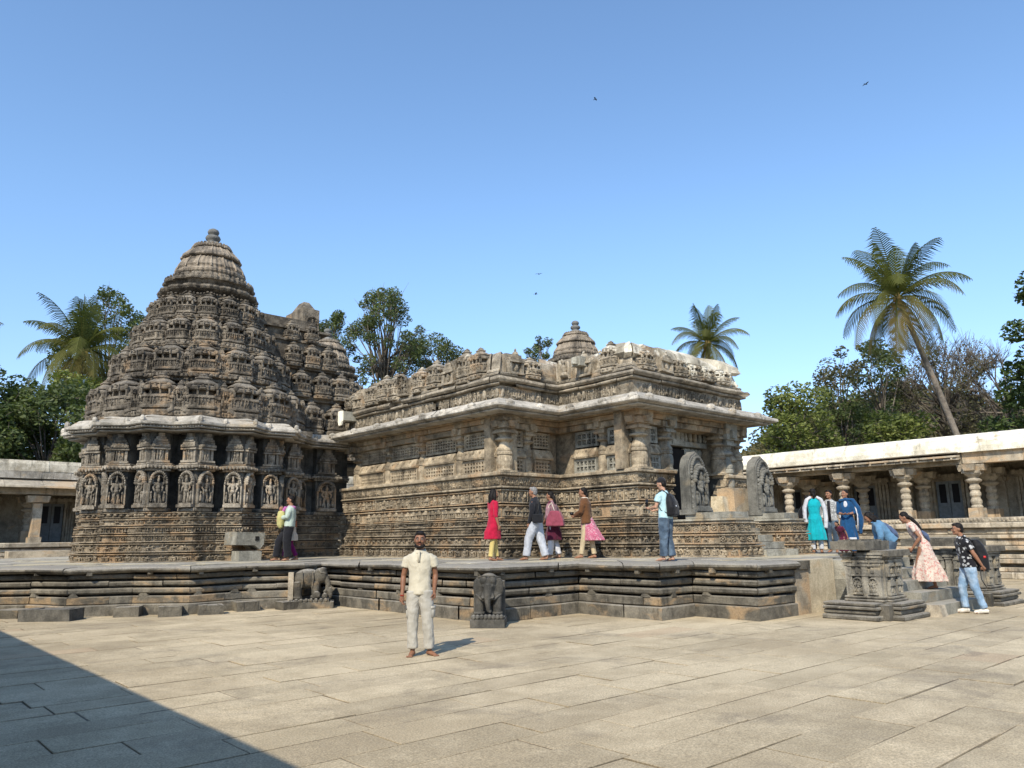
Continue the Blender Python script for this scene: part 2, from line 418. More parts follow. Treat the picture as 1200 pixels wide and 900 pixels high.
# ================================================================== PLATFORM
PLAT = thing('stone_platform', 'dark moulded stone platform with ledges, running right round below the temple', 'platform', (9.5, 11.3, 0))
path = [star_pt(6.35 if k % 2 == 0 else 5.9, k * 11.25) for k in range(-10, 3)] + [(9.5, 17.85), (9.5, 11.3), (11.9, 11.3), (11.9, 9.2), (12.95, 9.2), (12.95, 7.8), (14.35, 7.8)]
path2 = [(19.9, 7.8), (20.45, 7.8), (20.45, 9.2), (21.5, 9.2), (21.5, 11.3), (23.9, 11.3), (23.9, 17.5)]
def plat_part(pt, prof, wear=.01, **kw):
    m = MB(); course(m, pt, prof, **kw); m.wear(wear, 2.5); m.wear(.018, .7); return m
for PT in (path, path2):
    plat_part(PT, roundp(-.5, .0, -.02, .235, .08), L=(.7, 1.6), jit=.02, tone=(.1, .8), hue=.5).build('base_course', M_plat, PLAT)
    m = plat_part(PT, roundp(-.5, -.05, .245, .405, .1), L=(.6, 1.4), jit=.015, tone=(.2, .9), hue=.9)
    P_ = offset_path(PT, -.09)                             # the small triangular knobs standing on the plinth course
    for i in range(len(P_) - 1):
        a, b = P_[i], P_[i + 1]; ln = hypot(b[0] - a[0], b[1] - a[1]); tx, ty = (b[0] - a[0]) / ln, (b[1] - a[1]) / ln
        c = rnd(.1, .5)
        while c < ln - .1:
            w = rnd(.07, .12)
            m.add([(a[0] + tx * (c + u) + ty * o, a[1] + ty * (c + u) - tx * o, z) for o in (-.05, .04) for u, z in ((-w, .40), (w, .40), (w * .5, .47), (0, .52), (-w * .5, .47))],
                  [(0, 1, 2, 3, 4), (9, 8, 7, 6, 5)] + [(k, (k + 1) % 5, 5 + (k + 1) % 5, 5 + k) for k in range(5)], rnd(.2, .7))
            c += rnd(.8, 1.6)
    m.build('plinth_course', M_plat, PLAT)
    for z0, z1 in ((.452, .565), (.615, .72), (.765, .865)):
        plat_part(PT, roundp(-.6, -.04, z0, z1, .25), L=(.6, 1.7), jit=.024, tone=(.1, 1.), hue=.45, zj=.009, gap=.007).build('ledge_moulding', M_plat, PLAT)
    core = MB(); course(core, PT, rect(-.9, -.24, 0, .93), L=(30, 40), jit=0, tone=(.1, .3)); core.build('recessed_core', M_dark, PLAT)
    cap = plat_part(PT, [(-1.0, .895), (.03, .895), (.10, .92), (.13, .955), (.12, .99), (.06, 1.025), (-.1, 1.033), (-1., 1.034)], L=(.8, 1.9), jit=.03, tone=(.2, .9), hue=.15, wear=.03, gap=.008, zj=.006)
    P_ = offset_path(PT, .04)                              # little stubs hanging under the coping
    for i in range(len(P_) - 1):
        a, b = P_[i], P_[i + 1]; ln = hypot(b[0] - a[0], b[1] - a[1]); tx, ty = (b[0] - a[0]) / ln, (b[1] - a[1]) / ln
        c = rnd(.2, .6)
        while c < ln - .1:
            cap.box(a[0] + tx * c - .05, a[0] + tx * c + .05, a[1] + ty * c - .05, a[1] + ty * c + .05, .87 - rnd(0, .04), .93, rnd(.2, .7)); c += rnd(.5, 1.5)
    cap.build('coping', M_plat, PLAT)
M_flag = stone('flagstones', (.20, .185, .155), (.40, .37, .31), ochre=(.55, .47, .30), och=.35, lichen=.3, white=.25, bump=.35, dust=.2)
# top surface: strips of flags laid in rows inside the platform outline
full = path[:-1] + [(14.9, 7.8), (19.9, 7.8)] + path2[1:] + [(31, 23), (30, 34), (20, 40), (8, 36), (1, 31)]
inn = offset_path(full, -.35, True)
fl = MB(); fl.add([(x, y, 1.036) for x, y in inn] + [(x, y, .5) for x, y in inn], [tuple(range(len(inn)))] + [(k, (k + 1) % len(inn), len(inn) + (k + 1) % len(inn), len(inn) + k) for k in range(len(inn))], .35)
def inside(x, y, poly):
    c = False; n = len(poly)
    for i in range(n):
        (x1, y1), (x2, y2) = poly[i], poly[(i + 1) % n]
        if (y1 > y) != (y2 > y) and x < (x2 - x1) * (y - y1) / (y2 - y1) + x1: c = not c
    return c
inn2 = offset_path(full, -.42, True)
q = 7.4
while q < 33:
    h = rnd(.5, .9); p = 1 + rnd(0, 1)
    while p < 24:
        l = rnd(.7, 1.9)
        if all(inside(a, b, inn2) for a, b in ((p, q), (p + l, q), (p + l, q + h), (p, q + h))):
            z = 1.042 + rnd(0, .006); fl.box(p + .004, p + l - .004, q + .004, q + h - .004, 1.03, z, rnd(0, 1), rnd(0, .8))
        p += l
    q += h
fl.build('flagstone_top', M_flag, PLAT)
m = MB(); m.box(14.36, 14.88, 7.81, 8.5, 0, .86, .5, .6); m.wear(.012, 3); m.build('repaired_pier', M_gal, PLAT)
m = MB(); m.box(14.37, 14.9, 7.77, 8.4, .865, 1.03, .5, 0); m.wear(.012, 3); m.build('pier_cap', M_plat, PLAT)
m = MB(); m.box(14.885, 16.0, 7.83, 8.5, 0, 1.035, .5); m.build('plaster_panel', M_cream, PLAT)
m = MB(); m.box(18.6, 19.9, 7.83, 8.5, 0, 1.03, .5); m.build('plaster_panel', M_cream, PLAT)
# loose-looking blocks projecting from the base of the star part
for k, (d, r, w, dp, h) in enumerate(((-22.5, 6.75, 1.05, .55, .24), (-11, 6.2, .5, .4, .2), (-3, 6.5, .45, .4, .2), (4, 6.5, .5, .35, .2), (11.5, 6.15, .5, .4, .2), (20, 6.5, .6, .4, .19), (-33.7, 6.2, .6, .5, .18), (27, 6.35, .5, .4, .19), (-45, 6.7, .7, .5, .2))):
    x, y = star_pt(r, d); m = MB(); a = A0 + R(d) + pi / 2
    m.box(x - w / 2, x + w / 2, y - dp / 2, y + dp / 2, -.01, h, rnd(.2, .6), 0, a)
    for s in (-.3, .3): m.box(x + cos(a) * s * w - .035, x + cos(a) * s * w + .035, y + sin(a) * s * w - dp * .52, y + sin(a) * s * w, 0, h + .004, .4, 0, a)
    m.wear(.035, 2.2); m.build('projecting_base_block', M_dark if k == 0 else M_plat, PLAT)

# ================================================================== TEMPLE
TEMPLE = thing('temple', 'low carved soapstone temple with a star-plan tower at left and a doorway at right', 'temple', (12.5, 14.43, 1.04))
zb = 1.045
# ---- the star-shaped shrine wall
bands = [(1.045, 1.265, 'animal', .27, .0), (1.295, 1.525, 'horse', .26, -.03), (1.555, 1.745, 'scroll', .22, -.05), (1.775, 1.95, ('figure', 'seat'), .17, -.07), (1.98, 2.15, ('animal', 'horse'), .2, -.09), (2.175, 2.32, 'bud', .15, -.1)]
dstar = star(3.22, 2.92, -135, 112.5) ; P0 = (12.5, 22.25)
dstar = dstar[:-5] + [(10.85, 22.25), P0]
DADO = None
cm = MB(); course(cm, dstar, rect(-1.2, -.22, 1.0, 2.34), L=(30, 40), jit=0, tone=(.1, .2))
shrine_wall = cm.build('shrine_wall', M_dark, TEMPLE)
for z0, z1, key, w, off in bands:
    m = MB(); course(m, dstar, [(-.5, z0), (off, z0), (off, z0 + .025), (off - .06, z0 + .035), (off - .06, z1 - .03), (off, z1 - .025), (off, z1), (-.5, z1)], L=(.5, 1.1), jit=.008, tone=(.1, .95), hue=.7)
    frieze(m, dstar, off - .06, z0 + .025, z1 - .02, key, w, .13); m.wear(.006, 4)
    m.build('frieze_band', M_dado, shrine_wall)
wstar = star_deep(3.06, 2.80, 2.28, -135, 67.5)
wrest = [(10.9, 22.45), (11.25, 22.45), (11.25, 22.65), (11.6, 22.65), (11.6, 22.4), (12.3, 22.4), (12.3, 22.7), (12.9, 22.7)]
wall_path = wstar + wrest
m = MB(); course(m, wall_path, rect(-.8, -.02, 2.33, 4.75), L=(3, 4), jit=0, tone=(.2, .6))
m.build('wall_core', M_dark, shrine_wall)
m = MB(); course(m, wall_path, roundp(-.3, .05, 2.335, 2.43, .2), L=(.5, .9), tone=(.3, .9))
m.wear(.008, 4); m.build('wall_base_moulding', M_swall, shrine_wall); m = MB()
for z0, z1, o in ((3.40, 3.46, .08), (3.47, 3.55, .15), (3.56, 3.61, .09)): course(m, wall_path, roundp(-.3, o, z0, z1, .25), L=(.5, .9), tone=(.2, .9), hue=.5)
frieze(m, wall_path, .14, 3.43, 3.56, 'bud', .1, .05)
m.wear(.008, 4); m.build('wall_cornice', M_swall, shrine_wall); m = MB()
for z0, z1, o in ((4.42, 4.5, .12), (4.52, 4.62, .2), (4.63, 4.78, .3)): course(m, wall_path, rect(-.3, o, z0, z1), L=(.5, .9), tone=(.1, .7), hue=.5)
m.wear(.008, 4); m.build('wall_cornice', M_swall, shrine_wall)
def fig_panel(a, b, parent, z0=2.44, h=.95, mat=M_swall, key='deity'):
    ln = hypot(b[0] - a[0], b[1] - a[1]); tx, ty = (b[0] - a[0]) / ln, (b[1] - a[1]) / ln; nx, ny = ty, -tx
    m = MB(); c = ((a[0] + b[0]) / 2 + nx * .0, (a[1] + b[1]) / 2 + ny * .0)
    stamp(m, key, c, (tx, ty), z0, ln * 1.08, .19, h, flip=random.random() < .5, tone=rnd(.35, .95), hue=rnd(0, .5)); m.wear(.009, 6)
    return m.build('wall_figure', mat, parent, smooth=False)
def wall_turret(a, b, parent, z0=3.62, h=.82):
    ln = hypot(b[0] - a[0], b[1] - a[1]); tx, ty = (b[0] - a[0]) / ln, (b[1] - a[1]) / ln; nx, ny = ty, -tx
    cx, cy = (a[0] + b[0]) / 2, (a[1] + b[1]) / 2; m = MB(); t0 = rnd(.3, .9); hu = rnd(0, .6)
    def bx(s0, s1, o, za, zb_):
        vs = [(cx + tx * s * ln + nx * oo, cy + ty * s * ln + ny * oo, z0 + z * h) for z in (za, zb_) for s, oo in ((s0, -.05), (s1, -.05), (s1, o), (s0, o))]
        m.add(vs, [(0, 3, 2, 1), (4, 5, 6, 7), (0, 1, 5, 4), (1, 2, 6, 5), (2, 3, 7, 6), (3, 0, 4, 7)], t0 + rnd(-.15, .15), hu)
    for s in (-.34, .34): bx(s - .07, s + .07, .07, 0, .45)
    bx(-.5, .5, .1, 0, .07); bx(-.2, .2, .05, .07, .42); bx(-.5, .5, .12, .42, .48)
    bx(-.46, .46, .15, .50, .58); bx(-.4, .4, .11, .59, .67); bx(-.33, .33, .13, .68, .75); bx(-.25, .25, .09, .76, .83); bx(-.16, .16, .1, .84, .95)
    stamp(m, 'figure', (cx + nx * .05, cy + ny * .05), (tx, ty), z0 + .08 * h, ln * .36, .08, h * .34, tone=t0)
    for k in range(5): stamp(m, 'bud', (cx + tx * (k - 2) * ln * .18 + nx * .13, cy + ty * (k - 2) * ln * .18 + ny * .13), (tx, ty), z0 + .5 * h, ln * .14, .04, h * .09, tone=t0)
    m.wear(.007, 6); return m.build('wall_turret', M_swall, parent)
for k in range(-6, 4):
    i = (k + 6) * 5
    S0, T0, S1 = wstar[i + 1], wstar[i + 2], wstar[i + 3]
    for a, b in ((S0, T0), (T0, S1)):
        fig_panel(a, b, shrine_wall); wall_turret(a, b, shrine_wall)
for k in range(-6, 3):   # narrow attendants in the recesses
    a, b = star_pt(2.30, k * 22.5 + 9.0), star_pt(2.30, k * 22.5 + 13.5)
    fig_panel(a, b, shrine_wall, key='figure', h=.75); 
fig_panel((10.93, 22.43), (11.25, 22.43), shrine_wall); fig_panel((11.62, 22.38), (12.28, 22.38), shrine_wall); wall_turret((11.62, 22.38), (12.28, 22.38), shrine_wall)
# ---- eave of the shrine
def eave(mb, pts, z, out, inn=-.1, dz=.26, lipz=.13, L=(.7, 1.4), back=-.5, **kw):
    course(mb, pts, [(back, z - .02), (out - .16, z - .06), (out - .02, z - .05), (out, z - .03), (out, z + lipz - .04), (out - .03, z + lipz - .015), (out - .10, z + lipz), ((out + inn) * .55, z + lipz + dz * .62), (inn, z + lipz + dz), (back, z + lipz + dz)], L=L, **kw)
estar = star(3.06, 2.76, -135, 90)[:-3] + [(11.1, 22.3), (12.6, 22.3)]
m = MB(); eave(m, estar, 4.61, .52, jit=.01, tone=(.3, .9), lipz=.07, dz=.24)
course(m, estar, roundp(-.2, .45, 4.49, 4.53, .3), L=(.7, 1.2), tone=(.1, .6)); course(m, estar, roundp(-.2, .35, 4.43, 4.47, .3), L=(.7, 1.2), tone=(.1, .6))
frieze(m, estar, .45, 4.49, 4.55, 'bud', .075, .04)
for i in range(len(estar)):                                 # kirtimukha bosses on the corners of the eave
    x, y = offset_path(estar, .47)[i]; m.ell((x, y, 4.70), (.07, .07, .10), 8, 5, rnd(.3, .8))
m.wear(.009, 3); shrine_eave = m.build('shrine_eave', M_eave, TEMPLE)
# ---- tower
def aed(cx, cy, ang, w, d, z0, h, name='turret', mat=None, parent=None, plainer=False, mb=None):
    """a miniature bulbous shrine facing the direction ang"""
    m = mb or MB(); n = 14; t0 = rnd(.2, .85); hu = rnd(0, .35)
    nx, ny = cos(ang), sin(ang); tx, ty = -ny, nx
    def ring(k, z, kd=None):
        out = []
        kd = kd or k
        for i in range(n):
            a = pi * 2 * i / n + pi / n; r = 1. if i % 2 == 0 else .94
            s, o = cos(a), sin(a)
            e = .62
            s = math.copysign(abs(s) ** e, s) * r; o = math.copysign(abs(o) ** e, o) * r
            out.append((cx + tx * s * w / 2 * k + nx * o * d / 2 * kd, cy + ty * s * w / 2 * k + ny * o * d / 2 * kd, z0 + z * h))
        return out
    lay = [(0, .97), (.02, 1.03), (.10, 1.05), (.13, 1.0), (.135, .86), (.168, .86), (.17, 1.04), (.20, 1.06), (.235, 1.04), (.24, .96), (.40, .93), (.41, 1.02), (.46, 1.0), (.475, .84), (.48, .62), (.585, .62)]
    m.loft([ring(k, z) for z, k in lay], t0, True, hu)
    lay2 = [(.58, .93), (.60, .97), (.65, .95), (.68, .84), (.685, .78), (.71, .78), (.715, .84), (.75, .8), (.79, .62), (.83, .45), (.835, .38), (.86, .38), (.87, .44), (.90, .42), (.92, .24), (.955, .25), (.97, .15), (1.0, .04)]
    m.loft([ring(k, z, k) for z, k in lay2], t0 + rnd(-.1, .1), True, hu)
    if not plainer:
        def put(key, s, z, ww, hh, o=.46, dd=.07):
            stamp(m, key, (cx + tx * s * w + nx * d * o, cy + ty * s * w + ny * d * o), (tx, ty), z0 + z * h, ww * w, dd, hh * h, tone=rnd(.2, .9), hue=hu)
        for s in (-.34, -.17, 0, .17, .34): put('figure', s, .245, .17, .18, .44 - abs(s) * .22, .10)
        for s in (-.38, -.13, .13, .38): put('bud', s, .06, .18, .07, .49 - abs(s) * .25)
        for s in (-.36, -.12, .12, .36): m.box(cx + tx * s * w + nx * d * .40 - .025, cx + tx * s * w + nx * d * .40 + .025, cy + ty * s * w + ny * d * .4 - .025, cy + ty * s * w + ny * d * .4 + .025, z0 + .47 * h, z0 + .59 * h, t0, 0, ang)
        put('seat', 0, .58, .30, .17, .44, .10)
        for s in (-.33, .33): put('bud', s, .6, .18, .12, .40)
        for sg in (-1, 1):                                  # carving on the flanks too
            for o in (.25, .0, -.25):
                stamp(m, 'figure', (cx + tx * sg * w * .47 + nx * d * o, cy + ty * sg * w * .47 + ny * d * o), (-sg * nx, -sg * ny), z0 + .245 * h, .17 * w, .06, .17 * h, tone=rnd(.2, .9))
    if mb: return
    m.wear(.011, 5)
    return m.build(name, mat or M_tower, parent)

tiers = [(4.86, 1.24, 3.06, 1.04, .84), (6.04, 1.08, 2.56, .86, .72), (7.08, .96, 2.06, .72, .62), (7.98, .84, 1.66, .60, .54)]
def build_tower():
    cm = MB(); full = [star_pt(1, k * 22.5) for k in range(16)]
    rc = []
    for z, r in ((4.6, 2.75), (5.1, 2.6), (5.95, 2.2), (6.0, 2.15), (6.9, 1.85), (7.05, 1.75), (7.85, 1.5), (8.0, 1.35), (8.7, 1.15), (8.95, 1.15)):
        rc.append([(CS[0] + r * cos(A0 + 2 * pi * k / 48) * (1 + .03 * cos(2 * pi * k / 48 * 16)), CS[1] + r * sin(A0 + 2 * pi * k / 48) * (1 + .03 * cos(2 * pi * k / 48 * 16)), z) for k in range(48)])
    cm.loft(rc, .3)
    # narrow fillers between the turrets: slim turrets on a plinth, framed niche slabs above them
    for (z0, h, r, w, d), nr in zip(tiers, (2.52, 2.1, 1.68, 1.32)):
        st = star(r + .02, r - .26, 0, 348.75)
        course(cm, st, roundp(-.5, .0, z0 - .05, z0 + .0, .3), L=(.3, .7), closed=True, jit=.01)
        course(cm, star(nr + .1, nr - .1, 0, 348.75), roundp(-.5, .02, z0 + h * .86, z0 + h * .92, .3), L=(.3, .7), closed=True, jit=.01)
        course(cm, star(nr + .05, nr - .12, 0, 348.75), roundp(-.5, .04, z0 + h * .93, z0 + h * .97, .3), L=(.3, .7), closed=True, jit=.01)
        frieze(cm, star(nr + .1, nr - .1, 0, 348.75), .1, z0 + h * .93, z0 + h * 1.03, 'bud', .13, .06, closed=True)
        for k in range(16):
            x, y = star_pt(r - .26, k * 22.5 + 11.25)
            aed(x, y, A0 + R(k * 22.5 + 11.25), w * .36, w * .42, z0, h * .82, mb=cm)
            x, y = star_pt(nr - .12, k * 22.5 + 11.25); a = A0 + R(k * 22.5 + 11.25)
            cm.box(x - .10, x + .10, y - .04, y + .04, z0 + h * .6, z0 + h * .98, rnd(.4, .9), 0, a + pi / 2)
            for s in (-1, 1):
                x, y = star_pt(r - .12, k * 22.5 + s * 7.6)
                aed(x, y, A0 + R(k * 22.5 + s * 7.6), w * .22, w * .26, z0, h * .66, mb=cm, plainer=True)
    cm.wear(.012, 5)
    core = cm.build('shrine_tower', M_tower, TEMPLE)
    for z0, h, r, w, d in tiers:
        for k in range(16):
            x, y = star_pt(r - d * .5 + .06, k * 22.5)
            aed(x, y, A0 + R(k * 22.5), w, d, z0, h, parent=core)
    # ribbed dome in three lips
    def rip(r, z, amp=.05, n=192): return [(CS[0] + r * (1 + amp * (abs(cos(8 * a)) - .5) + .012 * cos(48 * a)) * cos(A0 + a), CS[1] + r * (1 + amp * (abs(cos(8 * a)) - .5) + .012 * cos(48 * a)) * sin(A0 + a), z) for a in [2 * pi * k / n for k in range(n)]]
    m = MB(); prof = [(1.225, 8.9), (1.406, 8.98), (1.452, 9.04), (1.436, 9.10), (1.172, 9.12), (1.134, 9.2), (1.225, 9.3), (1.316, 9.33), (1.330, 9.38), (1.316, 9.43), (1.210, 9.45), (1.096, 9.5), (1.028, 9.62), (1.058, 9.66)]
    m.loft([rip(r, z) for r, z in prof], .4)
    for k in range(48):
        a = A0 + 2 * pi * k / 48; m.ell((CS[0] + 1.29 * cos(a), CS[1] + 1.29 * sin(a), 9.47), (.05, .05, .06), 5, 4, rnd(.2, .8))
    m.wear(.014, 3); m.build('dome_cornice', M_tower, core)
    m = MB(); prof = [(0.936, 9.62), (1.032, 9.68), (1.053, 9.74), (1.032, 9.79), (0.977, 9.80), (0.963, 9.86), (0.991, 9.92), (0.936, 10.02), (0.826, 10.2), (0.757, 10.24), (0.853, 10.24), (0.894, 10.27), (0.888, 10.32), (0.826, 10.37), (0.688, 10.52), (0.564, 10.62), (0.509, 10.64), (0.592, 10.645), (0.605, 10.68), (0.592, 10.72), (0.413, 10.80), (0.234, 10.86), (0.138, 10.88)]
    m.loft([rip(r, z, .035) for r, z in prof], .62)
    for k in range(28):
        a = A0 + 2 * pi * k / 28; m.ell((CS[0] + .52 * cos(a), CS[1] + .52 * sin(a), 10.76), (.05, .05, .055), 5, 4, rnd(.2, .6))
    for k in range(16):
        a = A0 + 2 * pi * k / 16
        m.tube([(CS[0] + r * cos(a), CS[1] + r * sin(a), z) for r, z in ((1.04, 9.82), (1.01, 9.93), (.95, 10.03), (.84, 10.20))], .03, 4, .75)
        m.tube([(CS[0] + r * cos(a), CS[1] + r * sin(a), z) for r, z in ((.90, 10.31), (.82, 10.39), (.69, 10.53), (.58, 10.62))], .025, 4, .7)
    m.wear(.012, 3); m.build('dome', M_eave2, core)
    m = MB(); m.lathe(CS[0], CS[1], [(.30, 10.78), (.32, 10.84), (.24, 10.92), (.15, 10.96), (.14, 10.98), (.21, 11.02), (.235, 11.08), (.20, 11.15), (.12, 11.18), (.11, 11.2), (.16, 11.23), (.18, 11.29), (.15, 11.36), (.06, 11.41), (.01, 11.42)], 20, .4)
    m.build('finial', M_dark2, core, smooth=True)
    return core
M_eave2 = stone('dome_stone', (.09, .075, .058), (.31, .255, .19), ochre=(.36, .25, .15), och=.15, lichen=.9, white=.35, bump=.5, dust=.1)
M_dark2 = stone('finial_stone', (.12, .12, .11), (.24, .23, .21), och=0., lichen=.2, white=.2, bump=.2, dust=.1)
tower = build_tower()
def copy_tree(o, parent, off):
    c = o.copy(); C.objects.link(c); adopt(c, parent)
    if off is not None: c.location = (c.location[0] + off[0], c.location[1] + off[1], c.location[2] + off[2])
    for ch in [x for x in bpy.data.objects if x.parent == o]:
        d = ch.copy(); C.objects.link(d); d.parent = c; d.matrix_parent_inverse = ch.matrix_parent_inverse
    return c
TEMPLE_inv = rootof(TEMPLE)
for off in ((16.8, 0, 0), (8.6, 8.4, 0)): copy_tree(tower, TEMPLE, off)

# ---- nose of the tower over the vestibule, stepping down towards the hall
nose = MB()
nose.box(CS[0] + 1.2, 12.9, CS[1] - 1.0, CS[1] + 1.0, 4.7, 6.7, .3); nose.box(CS[0] + 1, 12.2, CS[1] - .9, CS[1] + .9, 6.7, 7.9, .3); nose.box(CS[0] + 1, 11.6, CS[1] - .8, CS[1] + .8, 7.9, 8.7, .35)
nose.box(11.2, 11.8, CS[1] - .65, CS[1] + .65, 8.1, 9.2, .6); nose.box(11.28, 11.75, CS[1] - .5, CS[1] + .5, 9.2, 9.55, .6, tap=.6)
nose.box(9.2, 11.25, CS[1] - .5, CS[1] + .5, 8.4, 8.75, .6, tap=.05)
for z in (5.95, 6.02, 7.0, 7.9, 8.3):
    nose.box(CS[0] + 1.2, 12.95 - (z - 6) * .4, CS[1] - 1.12 + (z - 6) * .08, CS[1] + 1.12, z, z + .07, rnd(.3, .8))
nose.wear(.04, 2.4); vest = nose.build('vestibule_tower', M_tower, TEMPLE)
for z0, h, ps, y, w in ((4.86, 1.12, (11.35, 12.25), 22.42, .8), (6.05, .95, (11.0, 11.75, 12.45), 22.52, .66), (7.05, .86, (10.75, 11.4, 12.0), 22.62, .58), (7.92, .7, (10.7, 11.4), 22.72, .5)):
    for p_ in ps: aed(p_, y, -pi / 2, w, w * .8, z0, h, parent=vest)
m = MB(); stamp(m, 'deity', (11.5, CS[1] - .66), (1, 0), 8.2, .5, .14, .72, tone=.6); m.box(11.24, 11.76, CS[1] - .68, CS[1] - .5, 8.15, 8.9, .6); m.wear(.01, 5); m.build('carved_panel', M_tower, vest)
aed(13.05, 22.0, -pi * .7, .62, .62, 4.95, 1.5, parent=vest)
m = MB(); m.box(13.3, 13.9, 21.2, 21.9, 5.7, 5.95, .6, 0, R(20)); m.box(13.1, 13.6, 21.3, 21.8, 5.3, 5.68, .5, 0, R(12)); m.wear(.02, 3); m.build('fallen_block', M_tower, vest)

# ---- the hall
hall = [(12.5, 22.3), (12.5, 14.43), (14.6, 14.43), (14.6, 11.8), (16.05, 11.8)]
hall_r = [(18.35, 11.8), (19.4, 11.8), (19.4, 14.43), (21.0, 14.43), (21.0, 22.3)]
hbands = [(1.045, 1.33, 'animal', .3, .10), (1.365, 1.585, 'horse', .27, .07), (1.62, 1.80, 'scroll', .22, .05), (1.83, 1.995, ('animal', 'scroll'), .24, .04), (2.02, 2.36, 'turret', .3, .0), (2.40, 2.74, ('figure', 'turret', 'seat'), .2, -.02)]
m = MB(); course(m, hall_r, rect(-.9, -.16, 1.0, 3.08), L=(30, 40), jit=0, tone=(.1, .2)); hall_wall2 = m.build('hall_wall', M_dark, TEMPLE)
m = MB(); course(m, hall, rect(-.9, -.16, 1.0, 3.08), L=(30, 40), jit=0, tone=(.1, .2)); hall_wall = m.build('hall_wall', M_dark, TEMPLE)
for z0, z1, key, w, off in hbands:
    for hp, hw in ((hall, hall_wall), (hall_r, hall_wall2)):
        m = MB()
        course(m, hp, [(-.4, z0), (off, z0), (off, z0 + .03), (off - .07, z0 + .04), (off - .07, z1 - .035), (off, z1 - .03), (off, z1), (-.4, z1)], L=(.55, 1.3), jit=.01, tone=(.15, .95), hue=1. if z0 in (2.02, 2.40) else .5)
        frieze(m, hp, off - .07, z0 + .03, z1 - .02, key, w, .15 if z0 > 2 else .14)
        m.wear(.006, 4); m.build('frieze_band', M_dado if z0 < 2 else M_wall, hw)
for hp, hw in ((hall, hall_wall), (hall_r, hall_wall2)):
    m = MB()
    course(m, hp, roundp(-.3, .04, 2.765, 2.82, .3), L=(.8, 1.6), tone=(.4, 1))
    course(m, hp, [(-.4, 2.84), (-.04, 2.84), (.03, 3.06), (-.4, 3.06)], L=(.6, 1.2), jit=.006, tone=(.3, .9), hue=.4)
    frieze(m, hp, -.03, 2.85, 3.06, ('figure', 'seat'), .14, .06, lean=.25)
    course(m, hp, roundp(-.4, .10, 3.075, 3.165, .2), L=(.9, 1.8), jit=.006, tone=(.5, 1), hue=.2)
    m.wear(.005, 4); m.build('seat_rail', M_wall, hw)
# near-black solid boxes standing in for shade behind the pierced windows
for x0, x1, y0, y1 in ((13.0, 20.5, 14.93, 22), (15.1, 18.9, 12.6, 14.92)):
    m = MB(); m.box(x0, x1, y0, y1, 1.1, 4.9, .3); m.build('interior_shade_block', M_black, hall_wall)
# pierced windows and engaged pillars along each stretch
def lattice(a, b, z0, z1, nc, nr, kind, parent, off=-.12, tone=.7):
    ln = hypot(b[0] - a[0], b[1] - a[1]); tx, ty = (b[0] - a[0]) / ln, (b[1] - a[1]) / ln; nx, ny = ty, -tx
    m = MB()
    def bar(s0, s1, za, zb_, o=0., dp=.09, t=None):
        vs = [(a[0] + tx * s + nx * (off + oo), a[1] + ty * s + ny * (off + oo), z) for z in (za, zb_) for s, oo in ((s0, o - dp), (s1, o - dp), (s1, o), (s0, o))]
        m.add(vs, [(0, 3, 2, 1), (4, 5, 6, 7), (0, 1, 5, 4), (1, 2, 6, 5), (2, 3, 7, 6), (3, 0, 4, 7)], t or tone)
    fr = .05
    bar(0, fr, z0, z1, .015); bar(ln - fr, ln, z0, z1, .015); bar(fr, ln - fr, z0, z0 + fr, .015); bar(fr, ln - fr, z1 - fr, z1, .015)
    W = (ln - 2 * fr) / nc; Hh = (z1 - z0 - 2 * fr) / nr; k = .40 if kind == 'hole' else .26
    for i in range(nc + 1):
        s = fr + i * W; bar(s - W * k / 2, s + W * k / 2, z0 + fr, z1 - fr)
    for j in range(nr + 1):
        z = z0 + fr + j * Hh; bar(fr, ln - fr, z - Hh * k / 2, z + Hh * k / 2, .002)
    if kind == 'flower':
        for i in range(nc):
            for j in range(nr):
                s, z = fr + (i + .5) * W, z0 + fr + (j + .5) * Hh
                m.ell((a[0] + tx * s + nx * (off - .04), a[1] + ty * s + ny * (off - .04), z), (W * .14, W * .14, Hh * .14), 6, 4, tone)
                for sx, sz in ((-1, -1), (-1, 1), (1, -1), (1, 1)):
                    m.ell((a[0] + tx * (s + sx * W * .2) + nx * (off - .04), a[1] + ty * (s + sx * W * .2) + ny * (off - .04), z + sz * Hh * .2), (W * .10, W * .10, Hh * .1), 5, 4, tone)
    m.wear(.003, 4); return m.build('pierced_window', M_wall if kind == 'hole' else M_grey, parent)
